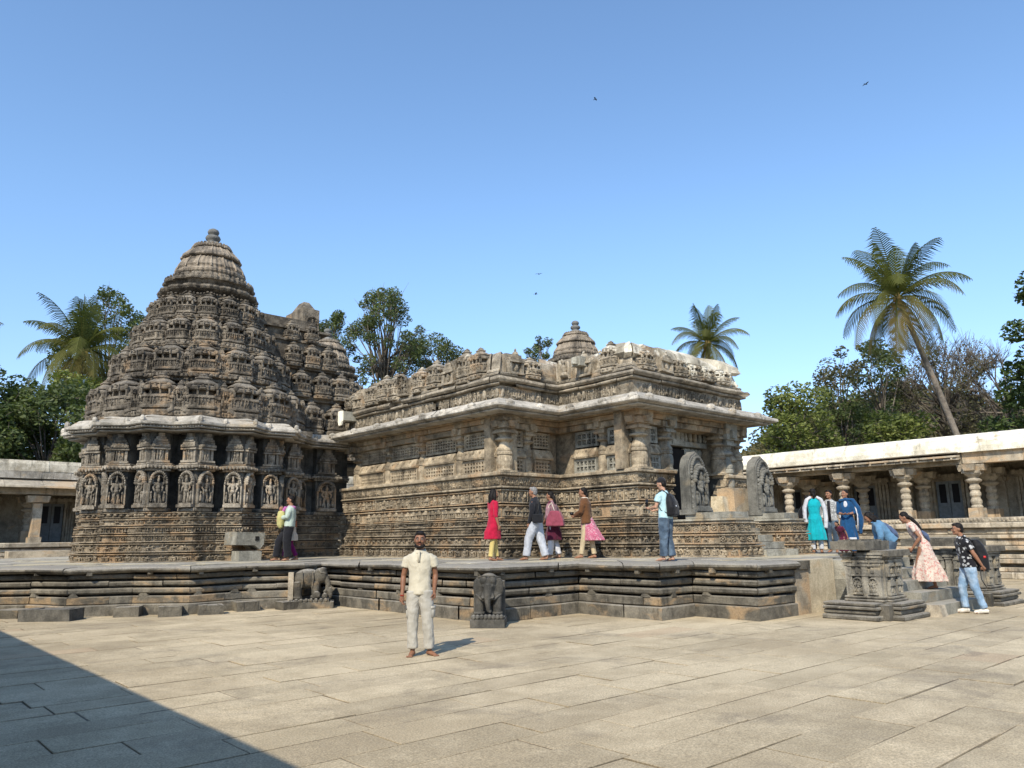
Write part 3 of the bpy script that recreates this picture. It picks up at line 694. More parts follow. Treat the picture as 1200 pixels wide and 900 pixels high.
def pillar(x, y, parent, r=.2, pot=True, z0=3.16, z1=4.62, tone=.75, mat=None, square=False):
    m = MB(); H_ = z1 - z0
    def Z(f): return z0 + f * H_
    if pot: prof = [(1.1, 0), (1.15, .03), (1.05, .05), (1.0, .07), (1.12, .13), (1.18, .2), (1.1, .27), (.95, .30), (1.12, .31), (1.14, .35), (1.0, .36), (1.08, .38), (1.08, .41), (.9, .44), (.8, .46), (.7, .50), (.66, .53), (.9, .545), (1.25, .56), (1.3, .585), (1.0, .60), (.8, .61), (.85, .64), (1.0, .66), (1.02, .68)]
    else: prof = [(1, 0), (1, .05), (.85, .06), (.85, .3), (.95, .31), (.95, .35), (.8, .36), (.8, .48), (.9, .5), (1.2, .53), (1.25, .57), (.9, .6), (.9, .68)]
    m.lathe(x, y, [(k * r, Z(f)) for k, f in prof], 16, tone)
    for f0, f1, w in ((.68, .72, 1.3), (.72, .76, 1.05), (.76, .86, 1.45), (.86, .89, 1.2), (.89, 1., 1.5)): m.box(x - r * w, x + r * w, y - r * w, y + r * w, Z(f0), Z(f1), tone + rnd(-.15, .1), 0.3)
    m.box(x - r * 1.25, x + r * 1.25, y - r * 1.25, y + r * 1.25, z0 - .005, Z(.03), tone)
    for sx, sy in ((1, 0), (-1, 0), (0, 1), (0, -1)):
        m.box(x + sx * r * 1.4 - r * .5, x + sx * r * 1.4 + r * .5, y + sy * r * 1.4 - r * .5, y + sy * r * 1.4 + r * .5, Z(.78), Z(.88), tone - .1, .3, tap=-.3)
    m.wear(.004, 4); return m.build('pillar', mat or M_wall, parent)
def stretch(a, b, n, kinds, parent, endp=(True, True), gap=.18, tone=.7, nc=9):
    ln = hypot(b[0] - a[0], b[1] - a[1]); tx, ty = (b[0] - a[0]) / ln, (b[1] - a[1]) / ln; nx, ny = ty, -tx
    cell = ln / n
    for i in range(n):
        s0, s1 = i * cell + gap, (i + 1) * cell - gap
        A_, B_ = (a[0] + tx * s0, a[1] + ty * s0), (a[0] + tx * s1, a[1] + ty * s1)
        w = s1 - s0; c = max(2, round(w / (.125 if kinds == 'hole' else .15)))
        lattice(A_, B_, 3.17, 3.55, c, 2 if kinds == 'flower' else 3, kinds, parent, -.02, tone)
        lattice(A_, B_, 3.86, 4.28, c if kinds == 'hole' else max(2, round(w / .2)), 4 if kinds == 'hole' else 2, kinds, parent, -.08, tone)
        m = MB()
        vs = [(q0[0] + nx * o, q0[1] + ny * o, z) for q0 in (A_, B_) for o, z in ((-.3, 3.56), (.05, 3.56), (.07, 3.6), (.05, 3.65), (-.05, 3.82), (-.3, 3.84))]
        m.add(vs, [(k, (k + 1) % 6, 6 + (k + 1) % 6, 6 + k) for k in range(6)] + [(0, 1, 2, 3, 4, 5), (11, 10, 9, 8, 7, 6)], tone + .15, .2)
        for k in range(int(w / .3)):
            s = s0 + .15 + k * .3; m.ell((a[0] + tx * s + nx * .01, a[1] + ty * s + ny * .01, 3.74), (.035, .035, .04), 6, 4, tone)
        m.wear(.006, 4); m.build('window_sill', M_wall, parent)
    for i in range(n + 1):
        m = MB(); s_ = i * cell; c0, c1 = max(s_ - gap + .003, -.05 if endp[0] else -.33), min(s_ + gap - .003, ln + (.1 if endp[1] else .33))
        vs = [(a[0] + tx * u + nx * o, a[1] + ty * u + ny * o, z) for z in (3.168, 4.6) for u, o in ((c0, -.45), (c1, -.45), (c1, -.2), (c0, -.2))]
        m.add(vs, [(0, 3, 2, 1), (4, 5, 6, 7), (0, 1, 5, 4), (1, 2, 6, 5), (2, 3, 7, 6), (3, 0, 4, 7)], tone - .2); m.build('wall_pier', M_wall, parent)
        if (i == 0 and not endp[0]) or (i == n and not endp[1]): continue
        p_ = (a[0] + tx * i * cell - nx * .12, a[1] + ty * i * cell - ny * .12)
        corner = i in (0, n)
        pillar(p_[0], p_[1], parent, .185 if corner else .14, pot=True, tone=tone)
stretch((12.62, 21.6), (12.62, 14.55), 4, 'hole', hall_wall, (True, True), tone=.8)
stretch((12.62, 14.55), (14.6, 14.55), 2, 'hole', hall_wall, (False, False), tone=.6)
stretch((14.72, 14.2), (14.72, 11.92), 2, 'flower', hall_wall, (False, True), tone=.6)
stretch((14.72, 11.92), (15.95, 11.92), 1, 'flower', hall_wall, (False, True), gap=.27, tone=.6)
stretch((18.45, 11.92), (19.3, 11.92), 1, 'flower', hall_wall, (True, True), gap=.22, tone=.5)
stretch((19.28, 12.1), (19.28, 14.3), 2, 'flower', hall_wall, (False, False), tone=.5)
# beams and soffit
m = MB(); whole = hall[:-1] + hall_r[1:]
for z0, z1, o in ((4.30, 4.44, -.05), (4.45, 4.57, .03), (4.58, 4.70, .14), (4.71, 4.80, .22)): course(m, whole, rect(-.6, o, z0, z1), L=(.8, 1.6), tone=(.2, .8), hue=.8, jit=.01)
m.wear(.006, 3); m.build('wall_beam', M_wall, hall_wall)
# eave with broken stretches
m = MB(); epath = whole
eave(m, epath, 4.74, .72, inn=-.05, dz=.24, lipz=.06, L=(1.0, 2.0), jit=.012, tone=(.35, 1), back=-.4)
for i in range(len(epath) - 1):
    P_ = offset_path(epath, .62); a, b = P_[i], P_[i + 1]; ln = hypot(b[0] - a[0], b[1] - a[1]); c = .4
    while c < ln:
        x, y = a[0] + (b[0] - a[0]) * c / ln, a[1] + (b[1] - a[1]) * c / ln
        m.lathe(x, y, [(.11, 4.76), (.12, 4.82), (.09, 4.87), (.03, 4.90)], 10, rnd(.3, .8)); c += rnd(.9, 1.4)
m.wear(.018, 2.); m.build('hall_eave', M_eave, TEMPLE)
m = MB(); course(m, epath, roundp(-.2, .56, 4.61, 4.655, .3), L=(1, 2), skip=.0, tone=(.2, .6)); m.wear(.006, 3); m.build('eave_drip', M_eave, TEMPLE); m = MB(); course(m, epath, roundp(-.2, .62, 4.66, 4.70, .3), L=(1, 2), skip=.0, tone=(.2, .6)); m.wear(.006, 3); m.build('eave_drip', M_eave, TEMPLE)
# parapet: broken mouldings, little shrines, tumbled stones, patches of lime
m = MB()
course(m, epath, rect(-.5, .03, 4.98, 5.05), L=(.8, 1.6), tone=(.2, .6))
course(m, epath, rect(-.5, .0, 5.05, 5.36), L=(.5, 1.1), skip=.02, tone=(.2, .9), jit=.02, hue=.3)
frieze(m, epath, .0, 5.06, 5.35, ('figure', 'seat', 'bud'), .17, .08)
course(m, epath, roundp(-.5, .12, 5.375, 5.44, .3), L=(.5, 1.1), skip=.04, tone=(.2, .9), jit=.02)
course(m, epath, roundp(-.5, .2, 5.45, 5.58, .4), L=(.5, 1.2), skip=.08, tone=(.1, .8), jit=.03, zj=.01)
course(m, epath, roundp(-.6, .05, 5.60, 5.70, .3), L=(.4, .9), skip=.15, tone=(.1, .8), jit=.04, zj=.01)
course(m, epath, roundp(-.7, -.02, 5.71, 5.83, .3), L=(.4, .9), skip=.25, tone=(.2, .9), jit=.05, zj=.01)
m.wear(.035, 2.2); m.wear(.012, 6); par = m.build('parapet', M_par, TEMPLE)
m = MB(); m.box(14.86, 15.09, 13.9, 14.92, 3.17, 4.6, .4); m.build('wall_pier', M_wall, hall_wall)
# sloping outer face of the roof behind the parapet, in rough slabs
m = MB()
course(m, epath, [(-1.6, 5.2), (-.1, 5.2), (-.06, 5.84), (-.14, 6.12), (-.32, 6.32), (-.7, 6.42), (-1.6, 6.40)], L=(.7, 1.8), jit=.05, tone=(.4, .9), hue=.6, zj=.05, gap=.01)
m.wear(.03, 1.6); m.build('roof_slope', M_par, TEMPLE)
m = MB(); rp = offset_path(whole, -1.2); m.add([(x, y, 6.24) for x, y in rp], [tuple(range(len(rp)))], .4); m.build('roof', M_grey, TEMPLE, fix=False)
def along(pts, off, step, j=.15, start=.4):
    P_ = offset_path(pts, off); out = []
    for i in range(len(pts) - 1):
        a, b = P_[i], P_[i + 1]; ln = hypot(b[0] - a[0], b[1] - a[1]); c = start
        while c < ln - .2:
            tx, ty = (b[0] - a[0]) / ln, (b[1] - a[1]) / ln
            out.append((a[0] + tx * c, a[1] + ty * c, tx, ty, i)); c += step * (1 + rnd(-j, j))
    return out
for x, y, tx, ty, i in along(whole, -.12, .66, .2):
    if random.random() < .06: continue
    if random.random() < .68:
        aed(x, y, atan2(-tx, ty), rnd(.5, .68), .5, rnd(5.62, 5.72), rnd(.5, 1.0) if i != 3 else rnd(.45, .62), name='parapet_turret', mat=M_par, parent=par)
    else:
        m = MB(); stamp(m, random.choice(('deity', 'turret', 'seat', 'turret')), (x + ty * .10, y - tx * .10), (tx, ty), 5.70, .5, .2, rnd(.55, .74), tone=rnd(.4, .9)); m.box(x - .28, x + .28, y - .12, y + .12, 5.6, rnd(5.95, 6.45) if i != 3 else 6.1, rnd(.3, .8), 0, atan2(ty, tx), .1); m.wear(.05, 2.4); m.build('parapet_panel', M_par, par)
for x, y, tx, ty, i in along(whole, -.3, 1.5, .5, .5):
    m = MB(); w, d, h = rnd(.3, .8), rnd(.25, .5), rnd(.14, .34); z = rnd(5.75, 6.1)
    m.box(x - w / 2, x + w / 2, y - d / 2, y + d / 2, z, z + h, rnd(.3, .9), rnd(0, .6), atan2(ty, tx) + rnd(-.3, .3), rnd(0, .15)); m.wear(.05, 2.5); m.build('tumbled_stone', M_par, par)
# patches of old lime plaster over the front part
m = MB()
for x, y, tx, ty, w, z0, z1 in ((14.62, 12.75, 0, -1, .55, 5.9, 6.36), (14.62, 12.1, 0, -1, .3, 5.86, 6.36), (15.2, 11.82, 1, 0, .5, 6.0, 6.38), (15.9, 11.9, 1, 0, .3, 5.75, 6.3), (16.7, 11.82, 1, 0, .6, 6.1, 6.4), (17.6, 11.8, 1, 0, .4, 5.9, 6.38), (18.5, 11.85, 1, 0, .5, 5.9, 6.36), (19.1, 11.9, 1, 0, .35, 5.7, 6.3)):
    nx, ny = ty, -tx; sl = .42
    rings = []
    for f in range(6):
        z = z0 + (z1 - z0) * f / 5; o = -.18 - sl * (f / 5) ** 1.6
        rings.append([(x + tx * w * s * (1 - .25 * abs(f - 3) / 3 * rnd(.6, 1.4)) + nx * (o + oo), y + ty * w * s * (1 - .2 * rnd(0, 1)) + ny * (o + oo), z + rnd(-.02, .02)) for s, oo in ((-.5, -.3), (.5, -.3), (.5, .0), (.25, .06), (0, .07), (-.25, .06), (-.5, .0))])
    m.loft(rings, .7)
course(m, [(14.6, 13.7), (14.6, 11.8), (19.4, 11.8), (19.4, 12.6)], [(-1.7, 6.25), (-.12, 6.0), (.0, 6.08), (-.06, 6.26), (-.3, 6.44), (-.8, 6.54), (-1.7, 6.50)], L=(.3, .75), jit=.07, zj=.07, skip=.42)
m.wear(.06, 2.2); m.build('lime_patch', M_plaster2, TEMPLE)
m = MB(); m.box(14.3, 14.95, 13.3, 13.62, 5.95, 6.2, .6); m.lathe(14.27, 13.46, [(.09, 5.99), (.09, 6.16)], 10, .9); m.wear(.015, 3); m.build('rain_spout', M_grey, TEMPLE)
m = MB()
bx, by = 12.25, 21.6
m.box(bx - .25, bx + .45, by - .16, by + .16, 5.28, 5.56, .5); m.wear(.015, 3); ds = m.build('rain_spout', M_grey, TEMPLE)
m = MB(); m.box(bx - .30, bx - .255, by - .13, by + .13, 5.25, 5.58, .9); m.box(bx - .30, bx - .255, by - .07, by + .07, 5.12, 5.25, .9, tap=-.6); m.build('spout_face', M_plaster, ds)

# ---- doorway
door = MB()
door.box(15.95, 18.45, 12.75, 13.0, 1.9, 4.75, .4); doorway = door.build('doorway', M_grey, TEMPLE)
m = MB(); m.box(16.55, 17.45, 12.45, 12.76, 2.0, 3.85, .5); m.build('door_opening_shade', M_black, doorway)  # black block painted in for the shade inside the doorway
m = MB()
for x in (15.98, 16.14, 16.3, 16.45): m.lathe(x, 12.55 - .02 * (x - 16), [(.075, 2.0), (.09, 2.05), (.09, 2.15), (.065, 2.2), (.07, 3.75), (.09, 3.8), (.07, 3.9)], 10, .6)
for x in (17.56, 17.72, 17.90, 18.08, 18.25): m.lathe(x, 12.55 + .02 * (x - 18), [(.08, 1.95), (.09, 2.05), (.07, 2.2), (.075, 3.7), (.09, 3.75), (.1, 3.83), (.07, 3.9)], 10, .65)
m.wear(.004, 4); m.build('door_jamb', M_grey, doorway)
m = MB(); m.box(15.95, 18.4, 12.35, 12.76, 3.93, 4.06, .6); m.box(15.95, 18.4, 12.42, 12.76, 4.06, 4.36, .5); m.box(15.95, 18.4, 12.3, 12.76, 4.37, 4.45, .6); m.box(16.8, 17.3, 12.33, 12.45, 3.96, 4.3, .8)
for k in range(11): m.lathe(16.05 + k * .225, 12.36, [(.04, 4.08), (.07, 4.14), (.06, 4.2), (.05, 4.3), (.07, 4.35)], 8, .5)
m.wear(.005, 4); m.build('lintel', M_grey, doorway)
for x in (15.95, 18.45): m = MB(); m.box(x - .06, x + .06, 11.9, 12.8, 1.1, 4.7, .4); m.build('porch_side', M_wall, doorway)
m = MB(); m.box(15.9, 18.5, 11.9, 13, 1.1, 1.95, .5); m.wear(.01, 3); m.build('porch_floor', M_grey, doorway)
pillar(16.02, 12.0, doorway, .16, tone=.55, mat=M_grey); pillar(18.66, 11.95, doorway, .18, z0=2.6, z1=4.62, tone=.45, mat=M_grey)
# porch walls beside the steps: broken, plastered
m = MB(); m.box(17.75, 18.55, 11.2, 11.75, 1.9, 2.75, .5, .3, .05, .1); m.wear(.05, 1.6); m.build('broken_wall', M_gal, TEMPLE)
m = MB(); m.box(17.5, 17.8, 11.35, 11.75, 1.9, 2.55, .6, 0, .1, .12); m.wear(.04, 2); m.build('broken_wall', M_cream, TEMPLE)
# ---- flanks and steps in front of the door: ENTRANCE STAIR
ST = thing('entrance_steps', 'carved stone blocks and steps climbing to the temple doorway, below the two dark steles', 'steps', (16.5, 10.4, 1.04))
for px0, px1 in ((15.55, 16.45), (17.95, 18.8)):
    fp = [(px0, 11.75), (px0, 9.75), (px1, 9.75), (px1, 11.75)]
    cmn = MB(); cmn.box(px0 + .08, px1 - .08, 9.83, 11.74, 1.04, 1.88, .3); fl_ = cmn.build('flank_core', M_gal, ST)
    for z0, z1, key, o in ((1.045, 1.31, 'animal', .07), (1.34, 1.57, ('scroll', 'horse'), .03), (1.60, 1.84, 'scroll', 0)):
        m = MB(); course(m, fp, [(-.4, z0), (o, z0), (o, z0 + .03), (o - .06, z0 + .04), (o - .06, z1 - .035), (o, z1 - .03), (o, z1), (-.4, z1)], L=(.5, 1.), jit=.015, tone=(.2, 1), hue=.9)
        frieze(m, fp, o - .06, z0 + .03, z1 - .02, key, .24, .12); m.wear(.008, 4); m.build('frieze_band', M_wall, fl_)
    m = MB(); m.box(px0 + .03, px1 - .03, 9.8, 11.75, 1.885, 1.93, .8, .4); m.box(px0 + .05, px1 - .1, 9.95, 11.2, 1.935, 2.08, .5, .2); m.wear(.012, 3); m.build('flank_top', M_grey, ST)
for k in range(5):
    m = MB(); m.box(16.47, 17.93, 9.62 + k * .33, 11.8, 1.04 + k * .17, 1.20 + k * .17, rnd(.3, .8)); m.wear(.012, 3); m.build('step', M_grey, ST)
# ---- the two guardian steles
def stele(name, label, x, y, z, w, h, rz):
    s = thing(name, label, 'stele', (x, y, z), rz, 'carved steles beside the entrance steps')
    m = MB(); d = .24
    outl = []
    for k in range(17):
        a = pi * k / 16; outl.append((w / 2 * cos(a), h * .68 + h * .30 * sin(a) ** .8 + (h * .035 if k == 8 else 0)))
    outl = [(w / 2, .0)] + outl + [(-w / 2, .0)]
    for yy0, yy1, sc in ((0, d, 1.), (-.035, .0, .97)):
        n = len(outl); m.add([(a * sc, yy, b * (sc if b > .2 else 1)) for yy in (yy0, yy1) for a, b in outl], [tuple(range(n)), tuple(range(2 * n - 1, n - 1, -1))] + [(k, n + k, n + (k + 1) % n, (k + 1) % n) for k in range(n)], .4)
    m.wear(.006, 4)
    def P(mm, nm):
        mm.v = [tuple(Matrix.Translation((x, y, z)) @ Matrix.Rotation(rz, 4, 'Z') @ Vector(v)) for v in mm.v]; return mm.build(nm, M_dark3, s)
    m.v = m.v; P(m, 'slab')
    c = MB(); stamp(c, 'deity', (0, -.03), (1, 0), .06, w * .90, .20, h * .72, tone=.45)
    for k in range(19):
        a = pi * k / 18; c.ell((w * .38 * cos(a), -.05, h * .66 + h * .25 * sin(a)), (w * .055, .05, w * .055), 6, 4, .4)
        c.ell((w * .27 * cos(a), -.06, h * .62 + h * .17 * sin(a)), (w * .04, .05, w * .04), 5, 4, .5)
    for sx in (-1, 1):
        for k in range(7): c.ell((sx * w * .38, -.06, h * (.1 + .08 * k)), (w * .07, .06, h * .034), 6, 4, rnd(.3, .6))
    for k in range(6): c.ell((w * (-.3 + .12 * k), -.08, h * .09), (w * .055, .06, h * .04), 6, 4, rnd(.3, .6))
    c.wear(.008, 6); P(c, 'carving')
    b = MB(); b.box(-w * .55, w * .55, -.16, d + .04, -.02, .10, .5); b.wear(.008, 3); P(b, 'base')
    return s
M_dark3 = stone('stele_schist', (.09, .087, .075), (.22, .21, .18), ochre=(.2, .17, .12), och=.1, lichen=.25, white=.2, bump=.4, dust=.2)
stele('guardian_stele', 'dark arched stele carved with a standing figure, directly in front of the black door opening', 15.93, 11.05, 2.06, .70, 1.50, .0)
stele('guardian_stele', 'dark arched stele at the right end of the temple front, just before the cloister', 18.36, 10.7, 2.06, .70, 1.50, .0)
# ---- water spout block beside the shrine
x, y = star_pt(3.75, 20.5); a = A0 + R(20)
WS = thing('stone_water_spout', 'grey stone water spout with a square hole, on a squat block beside the tower', 'water spout', (x, y, 1.04), a + pi / 2)
def loc(mm, X, Y, Z, rz):
    mm.v = [tuple(Matrix.Translation((X, Y, Z)) @ Matrix.Rotation(rz, 4, 'Z') @ Vector(v)) for v in mm.v]; return mm
m = MB(); m.box(-.26, .34, -.18, .3, 0, .26, .6); m.wear(.012, 3); loc(m, x, y, 1.04, a + pi / 2).build('support_block', M_grey, WS)
m = MB(); vs = [(u, yy, z) for yy in (-.24, .55) for u, z in ((-.38, .42), (.12, .40), (.26, .29), (.36, .42), (.38, .72), (-.36, .74))]
m.add(vs, [(0, 1, 2, 3, 4, 5), (11, 10, 9, 8, 7, 6)] + [(k, 6 + k, 6 + (k + 1) % 6, (k + 1) % 6) for k in range(6)], .5); m.wear(.008, 4); sb = loc(m, x, y, 1.04, a + pi / 2).build('spout_block', M_grey, WS)
m = MB(); m.box(.12, .22, -.255, -.2, .52, .63, .2); loc(m, x, y, 1.04, a + pi / 2).build('square_hole_shade', M_black, WS)  # black inset painted as the shade within the spout hole

# ================================================================== BLOBS: organic figures as one remeshed surface
def remesh(o, voxel, smooth=3, k=.5):
    md = o.modifiers.new('voxel', 'REMESH'); md.mode = 'VOXEL'; md.voxel_size = voxel; md.use_smooth_shade = True
    if smooth:
        s = o.modifiers.new('smooth', 'SMOOTH'); s.iterations = smooth; s.factor = k
    return o
def elephant(name, label, x, y, z, rz, s=1., slab=True, front=True, mat=None):
    e = thing(name, label, 'statue', (x, y, z), rz, 'carved elephants standing against the platform')
    mat = mat or M_dark3
    m = MB()
    if front:
        m.ell((0, .12, .62), (.30, .28, .34), 14, 10); m.ell((0, -.02, .68), (.2, .2, .2), 14, 10)
        for sx in (-1, 1):
            m.ell((sx * .09, -.10, .80), (.10, .12, .11), 10, 8); m.ell((sx * .25, -.06, .66), (.10, .05, .20), 10, 8)
            m.ell((sx * .11, -.19, .68), (.03, .03, .025), 8, 6)
            m.tube([(sx * .19, .0, .5), (sx * .2, -.05, .3), (sx * .2, -.06, .04)], [.12, .10, .10], 10)
            m.tube([(sx * .08, -.15, .55), (sx * .13, -.24, .44), (sx * .10, -.3, .42)], [.035, .028, .014], 8)
        m.tube([(0, -.14, .68), (0, -.23, .5), (0, -.25, .32), (.02, -.24, .16), (.08, -.25, .12)], [.11, .085, .065, .05, .04], 10)
    else:
        m.ell((-.06, .05, .58), (.40, .26, .27), 16, 10); m.ell((.28, -.04, .66), (.20, .2, .21), 14, 10)
        for u, v in ((-.3, -.08), (-.32, .2), (.16, -.1), (.18, .2)): m.tube([(u, v, .5), (u, v - .01, .25), (u + .01, v - .02, .03)], [.125, .105, .10], 10)
        for sx in (-1, 1):
            m.ell((.24 + sx * .03, -.18 + (sx > 0) * .3, .66), (.10, .04, .16), 10, 8)
            m.tube([(.38, -.1 + (sx > 0) * .14, .55), (.47, -.14 + (sx > 0) * .2, .5)], [.03, .015], 8)
        m.ell((.33, -.09, .80), (.09, .1, .09)); m.ell((.36, .02, .79), (.08, .1, .09))
        m.tube([(.42, -.05, .62), (.50, -.07, .42), (.46, -.1, .26), (.38, -.14, .22)], [.10, .075, .055, .04], 10)
        m.ell((.2, -.22, .16), (.12, .08, .10)); m.ell((.42, -.2, .12), (.09, .07, .09)); m.ell((.56, -.12, .2), (.07, .07, .16)); m.tube([(.05, -.2, .1), (.3, -.26, .14)], .05, 8)
    m.v = [(a * s, b * s, c * s) for a, b, c in m.v]
    remesh(loc(m, x, y, z + .16, rz).build('body', mat, e), .014, 2)
    # harness ropes, bells and ankle rings, each a piece of its own
    if front: ropes = [([(.26, .0, .86), (.12, -.16, .90), (-.12, -.16, .90), (-.26, 0, .86)], .02), ([(.3, -.05, .52), (.15, -.2, .40), (-.15, -.2, .40), (-.3, -.05, .52)], .022)]
    else: ropes = [([(.08, -.21, .8), (.1, -.25, .58), (.08, -.2, .36)], .02), ([(-.2, -.2, .78), (-.18, -.24, .55), (-.2, -.2, .36)], .018), ([(.2, -.19, .84), (.3, -.24, .74), (.42, -.17, .72)], .016)]
    for pts, r in ropes:
        h = MB(); h.tube([(a * s, b * s, c * s) for a, b, c in pts], r * s, 6); loc(h, x, y, z + .16, rz).build('harness_rope', mat, e)
    for u in ((-.2, -.06), (.2, -.06)) if front else ((-.3, -.08), (.16, -.1)):
        h = MB(); h.lathe(u[0] * s, u[1] * s, [(.12 * s, .08 * s), (.125 * s, .10 * s), (.12 * s, .12 * s)], 12); loc(h, x, y, z + .16, rz).build('ankle_ring', mat, e)
    b = MB(); bw = .38 if front else .56
    b.box(-bw * s, (bw + (0 if front else .1)) * s, -.38 * s, .42 * s, 0, .14, .4); b.box(-bw * .92 * s, bw * .95 * s, -.34 * s, .42 * s, .13, .19 * s + .02, .5)
    for k in range(8): b.ell(((-bw * .8 + k * bw * .23) * s, -.33 * s, .18), (.05, .05, .05), 6, 4)
    b.wear(.008, 4); loc(b, x, y, z, rz).build('pedestal', mat, e)
    if front:
        b = MB(); b.box(-.36 * s, .36 * s, .16 * s, .44 * s, .1, .98 * s, .4, 0, 0, .03); b.wear(.01, 3); loc(b, x, y, z, rz).build('back_slab', mat, e)
    else:
        b = MB(); b.box(-.56 * s, -.42 * s, -.1, .4 * s, .1, .95 * s, .6); b.wear(.012, 3); loc(b, x, y, z, rz).build('back_slab', M_gal, e)
    return e
elephant('elephant_statue', 'dark carved elephant facing out from a slab at the platform corner, trunk hanging', 9.14, 10.92, 0, R(-45), .80, mat=M_dark)
elephant('elephant_statue', 'carved elephant in side view on a pedestal, in the angle of the platform', 8.78, 17.05, 0, R(-30), .86, front=False, mat=M_plat)

# ================================================================== MINIATURE SHRINES AND THE PLATFORM STAIR
def kiosk(name, label, x0, x1, y0, y1, side):
    k = thing(name, label, 'small shrine', ((x0 + x1) / 2, (y0 + y1) / 2, 0), 0, 'little shrines flanking the platform stair')
    cx, cy = (x0 + x1) / 2, (y0 + y1) / 2
    pl = [(x0 - .42, y1 + (.25 if side < 0 else 0)), (x0 - .42, y0 + .06), (x0 - .05, y0 + .06), (x0 - .05, y0 - .24), (x1 + .18, y0 - .24), (x1 + .18, y0 + .1), (x1 + .2, y1)]
    m = MB(); m.box(x0 - .25, x1 + .1, y0 - .1, y1, 0, .27, .3); pb = m.build('plinth', M_plat, k)
    for z0, z1, o in ((-.01, .085, .06), (.095, .17, -.02), (.18, .235, .03), (.245, .30, .0)):
        m = MB(); course(m, pl, roundp(-.5, o, z0, z1, .25), L=(.6, 1.2), jit=.01, tone=(.2, .9), hue=.3); m.wear(.012, 4); m.build('plinth_moulding', M_plat, k)
    bp = [(x0, y1), (x0, y0 + .1), (x0 + .12, y0 + .1), (x0 + .12, y0), (x1 - .12, y0), (x1 - .12, y0 + .1), (x1, y0 + .1), (x1, y1)]
    m = MB(); course(m, bp, roundp(-.3, .06, .30, .345, .3), L=(.3, .6), tone=(.3, .9)); course(m, bp, roundp(-.3, .045, .355, .40, .3), L=(.3, .6), tone=(.3, .9)); m.wear(.006, 5); m.build('base_moulding', M_plat, k)
    m = MB()
    m.box(x0 + .03, x0 + .16, y0 + .12, y1 - .05, .39, 1.15, .6); m.box(x1 - .16, x1 - .03, y0 + .12, y1 - .05, .39, 1.15, .5); m.box(x0 + .05, x1 - .05, y1 - .16, y1 - .04, .39, 1.15, .5)
    m.box(x0 + .06, x0 + .42, y0 + .04, y0 + .16, .39, 1.15, .5); m.box(x1 - .42, x1 - .06, y0 + .04, y0 + .16, .39, 1.15, .5); m.wear(.006, 4); wl = m.build('wall', M_kiosk, k)
    m = MB(); m.box(x0 + .2, x1 - .2, y0 + .3, y1 - .2, .4, 1.12, .2); m.build('chamber_shade_block', M_black, k)  # solid black block in place of the shrine's shaded inside
    m = MB(); m.box(cx - .09, cx - .05, y0 + .05, y0 + .2, .42, 1.1, .6); m.box(cx + .10, cx + .14, y0 + .05, y0 + .2, .42, 1.1, .6); m.build('door_post', M_kiosk, k)
    # carved turret reliefs on the walls, pilasters at the corners
    m = MB(); L_ = y1 - y0
    for f in (.30, .66): 
        stamp(m, 'turret', (x0 + .03, y0 + L_ * f), (0, -1), .42, .30, .10, .36, tone=.7); stamp(m, 'turret', (x0 + .03, y0 + L_ * f), (0, -1), .76, .34, .12, .36, tone=.6); stamp(m, 'deity', (x0 + .02, y0 + L_ * f), (0, -1), .43, .2, .1, .3, tone=.6)
    for u in (x0 + .24, x1 - .24):
        stamp(m, 'turret', (u, y0 + .04), (1, 0), .42, .26, .10, .34, tone=.7); stamp(m, 'turret', (u, y0 + .04), (1, 0), .76, .28, .12, .36, tone=.6)
    for u, v in ((x0 + .03, y0 + .14), (x0 + .03, y1 - .1), (x0 + .03, y0 + L_ * .48), (x1 - .05, y0 + .1)):
        m.box(u - .06, u + .06, v - .06, v + .06, .40, 1.0, rnd(.5, .8))
        for z, w in ((.96, .08), (1.01, .10), (1.06, .08), (1.10, .11), (1.15, .13)): m.box(u - w, u + w, v - w, v + w, z, z + .04, rnd(.4, .8))
    for z, o in ((1.02, .02), (1.08, .05)): course(m, bp, rect(-.1, o, z, z + .045), L=(.5, .9), tone=(.3, .8))
    m.wear(.006, 5); m.build('carved_relief', M_kiosk, wl)
    m = MB(); m.box(x0 - .22, x1 + .06, y0 + .24, y1 + .12, 1.24, 1.40, .6); m.box(x0 - .12, x1, y0 + .34, y1, 1.39, 1.43, .6, 0, 0, .02); m.wear(.02, 2.5); m.build('roof_slab', M_plat, k)
    m = MB(); m.box(x0 - .02, x1 + .16, y0 - .10, y0 + .5, 1.13, 1.235, .6, 0, 0, .03); m.wear(.018, 3); m.build('porch_slab', M_plat, k)
    return k
M_kiosk = stone('kiosk_stone', (.13, .12, .10), (.31, .28, .22), ochre=(.42, .34, .22), och=.25, lichen=.35, white=.3, bump=.5, dust=.3)
kiosk('miniature_shrine', 'squat carved stone shrine with a slab roof, the nearer one beside the platform stair', 14.70, 15.50, 6.22, 7.0, -1)
kiosk('miniature_shrine', 'slab-roofed little stone shrine partly hidden behind the man with the big black backpack', 18.75, 19.75, 5.82, 7.30, 1)
PS = thing('platform_stair', 'short flight of broad stone steps between the two little slab-roofed shrines', 'steps', (17.1, 6.8, 0))
for k in range(5):
    m = MB(); z = .2 * (k + 1); m.box(16.05, 18.45, 5.8 + k * .36, 8.1, z - .2 + (.004 if k else -.01), z, rnd(.3, .8)); m.wear(.014, 2.5); m.build('step', M_grey, PS)
m = MB(); m.box(15.7, 16.03, 5.7, 6.9, -.01, .2, .7, 0, .1, .1); m.wear(.03, 2.5); m.build('worn_stringer', M_gal, PS)
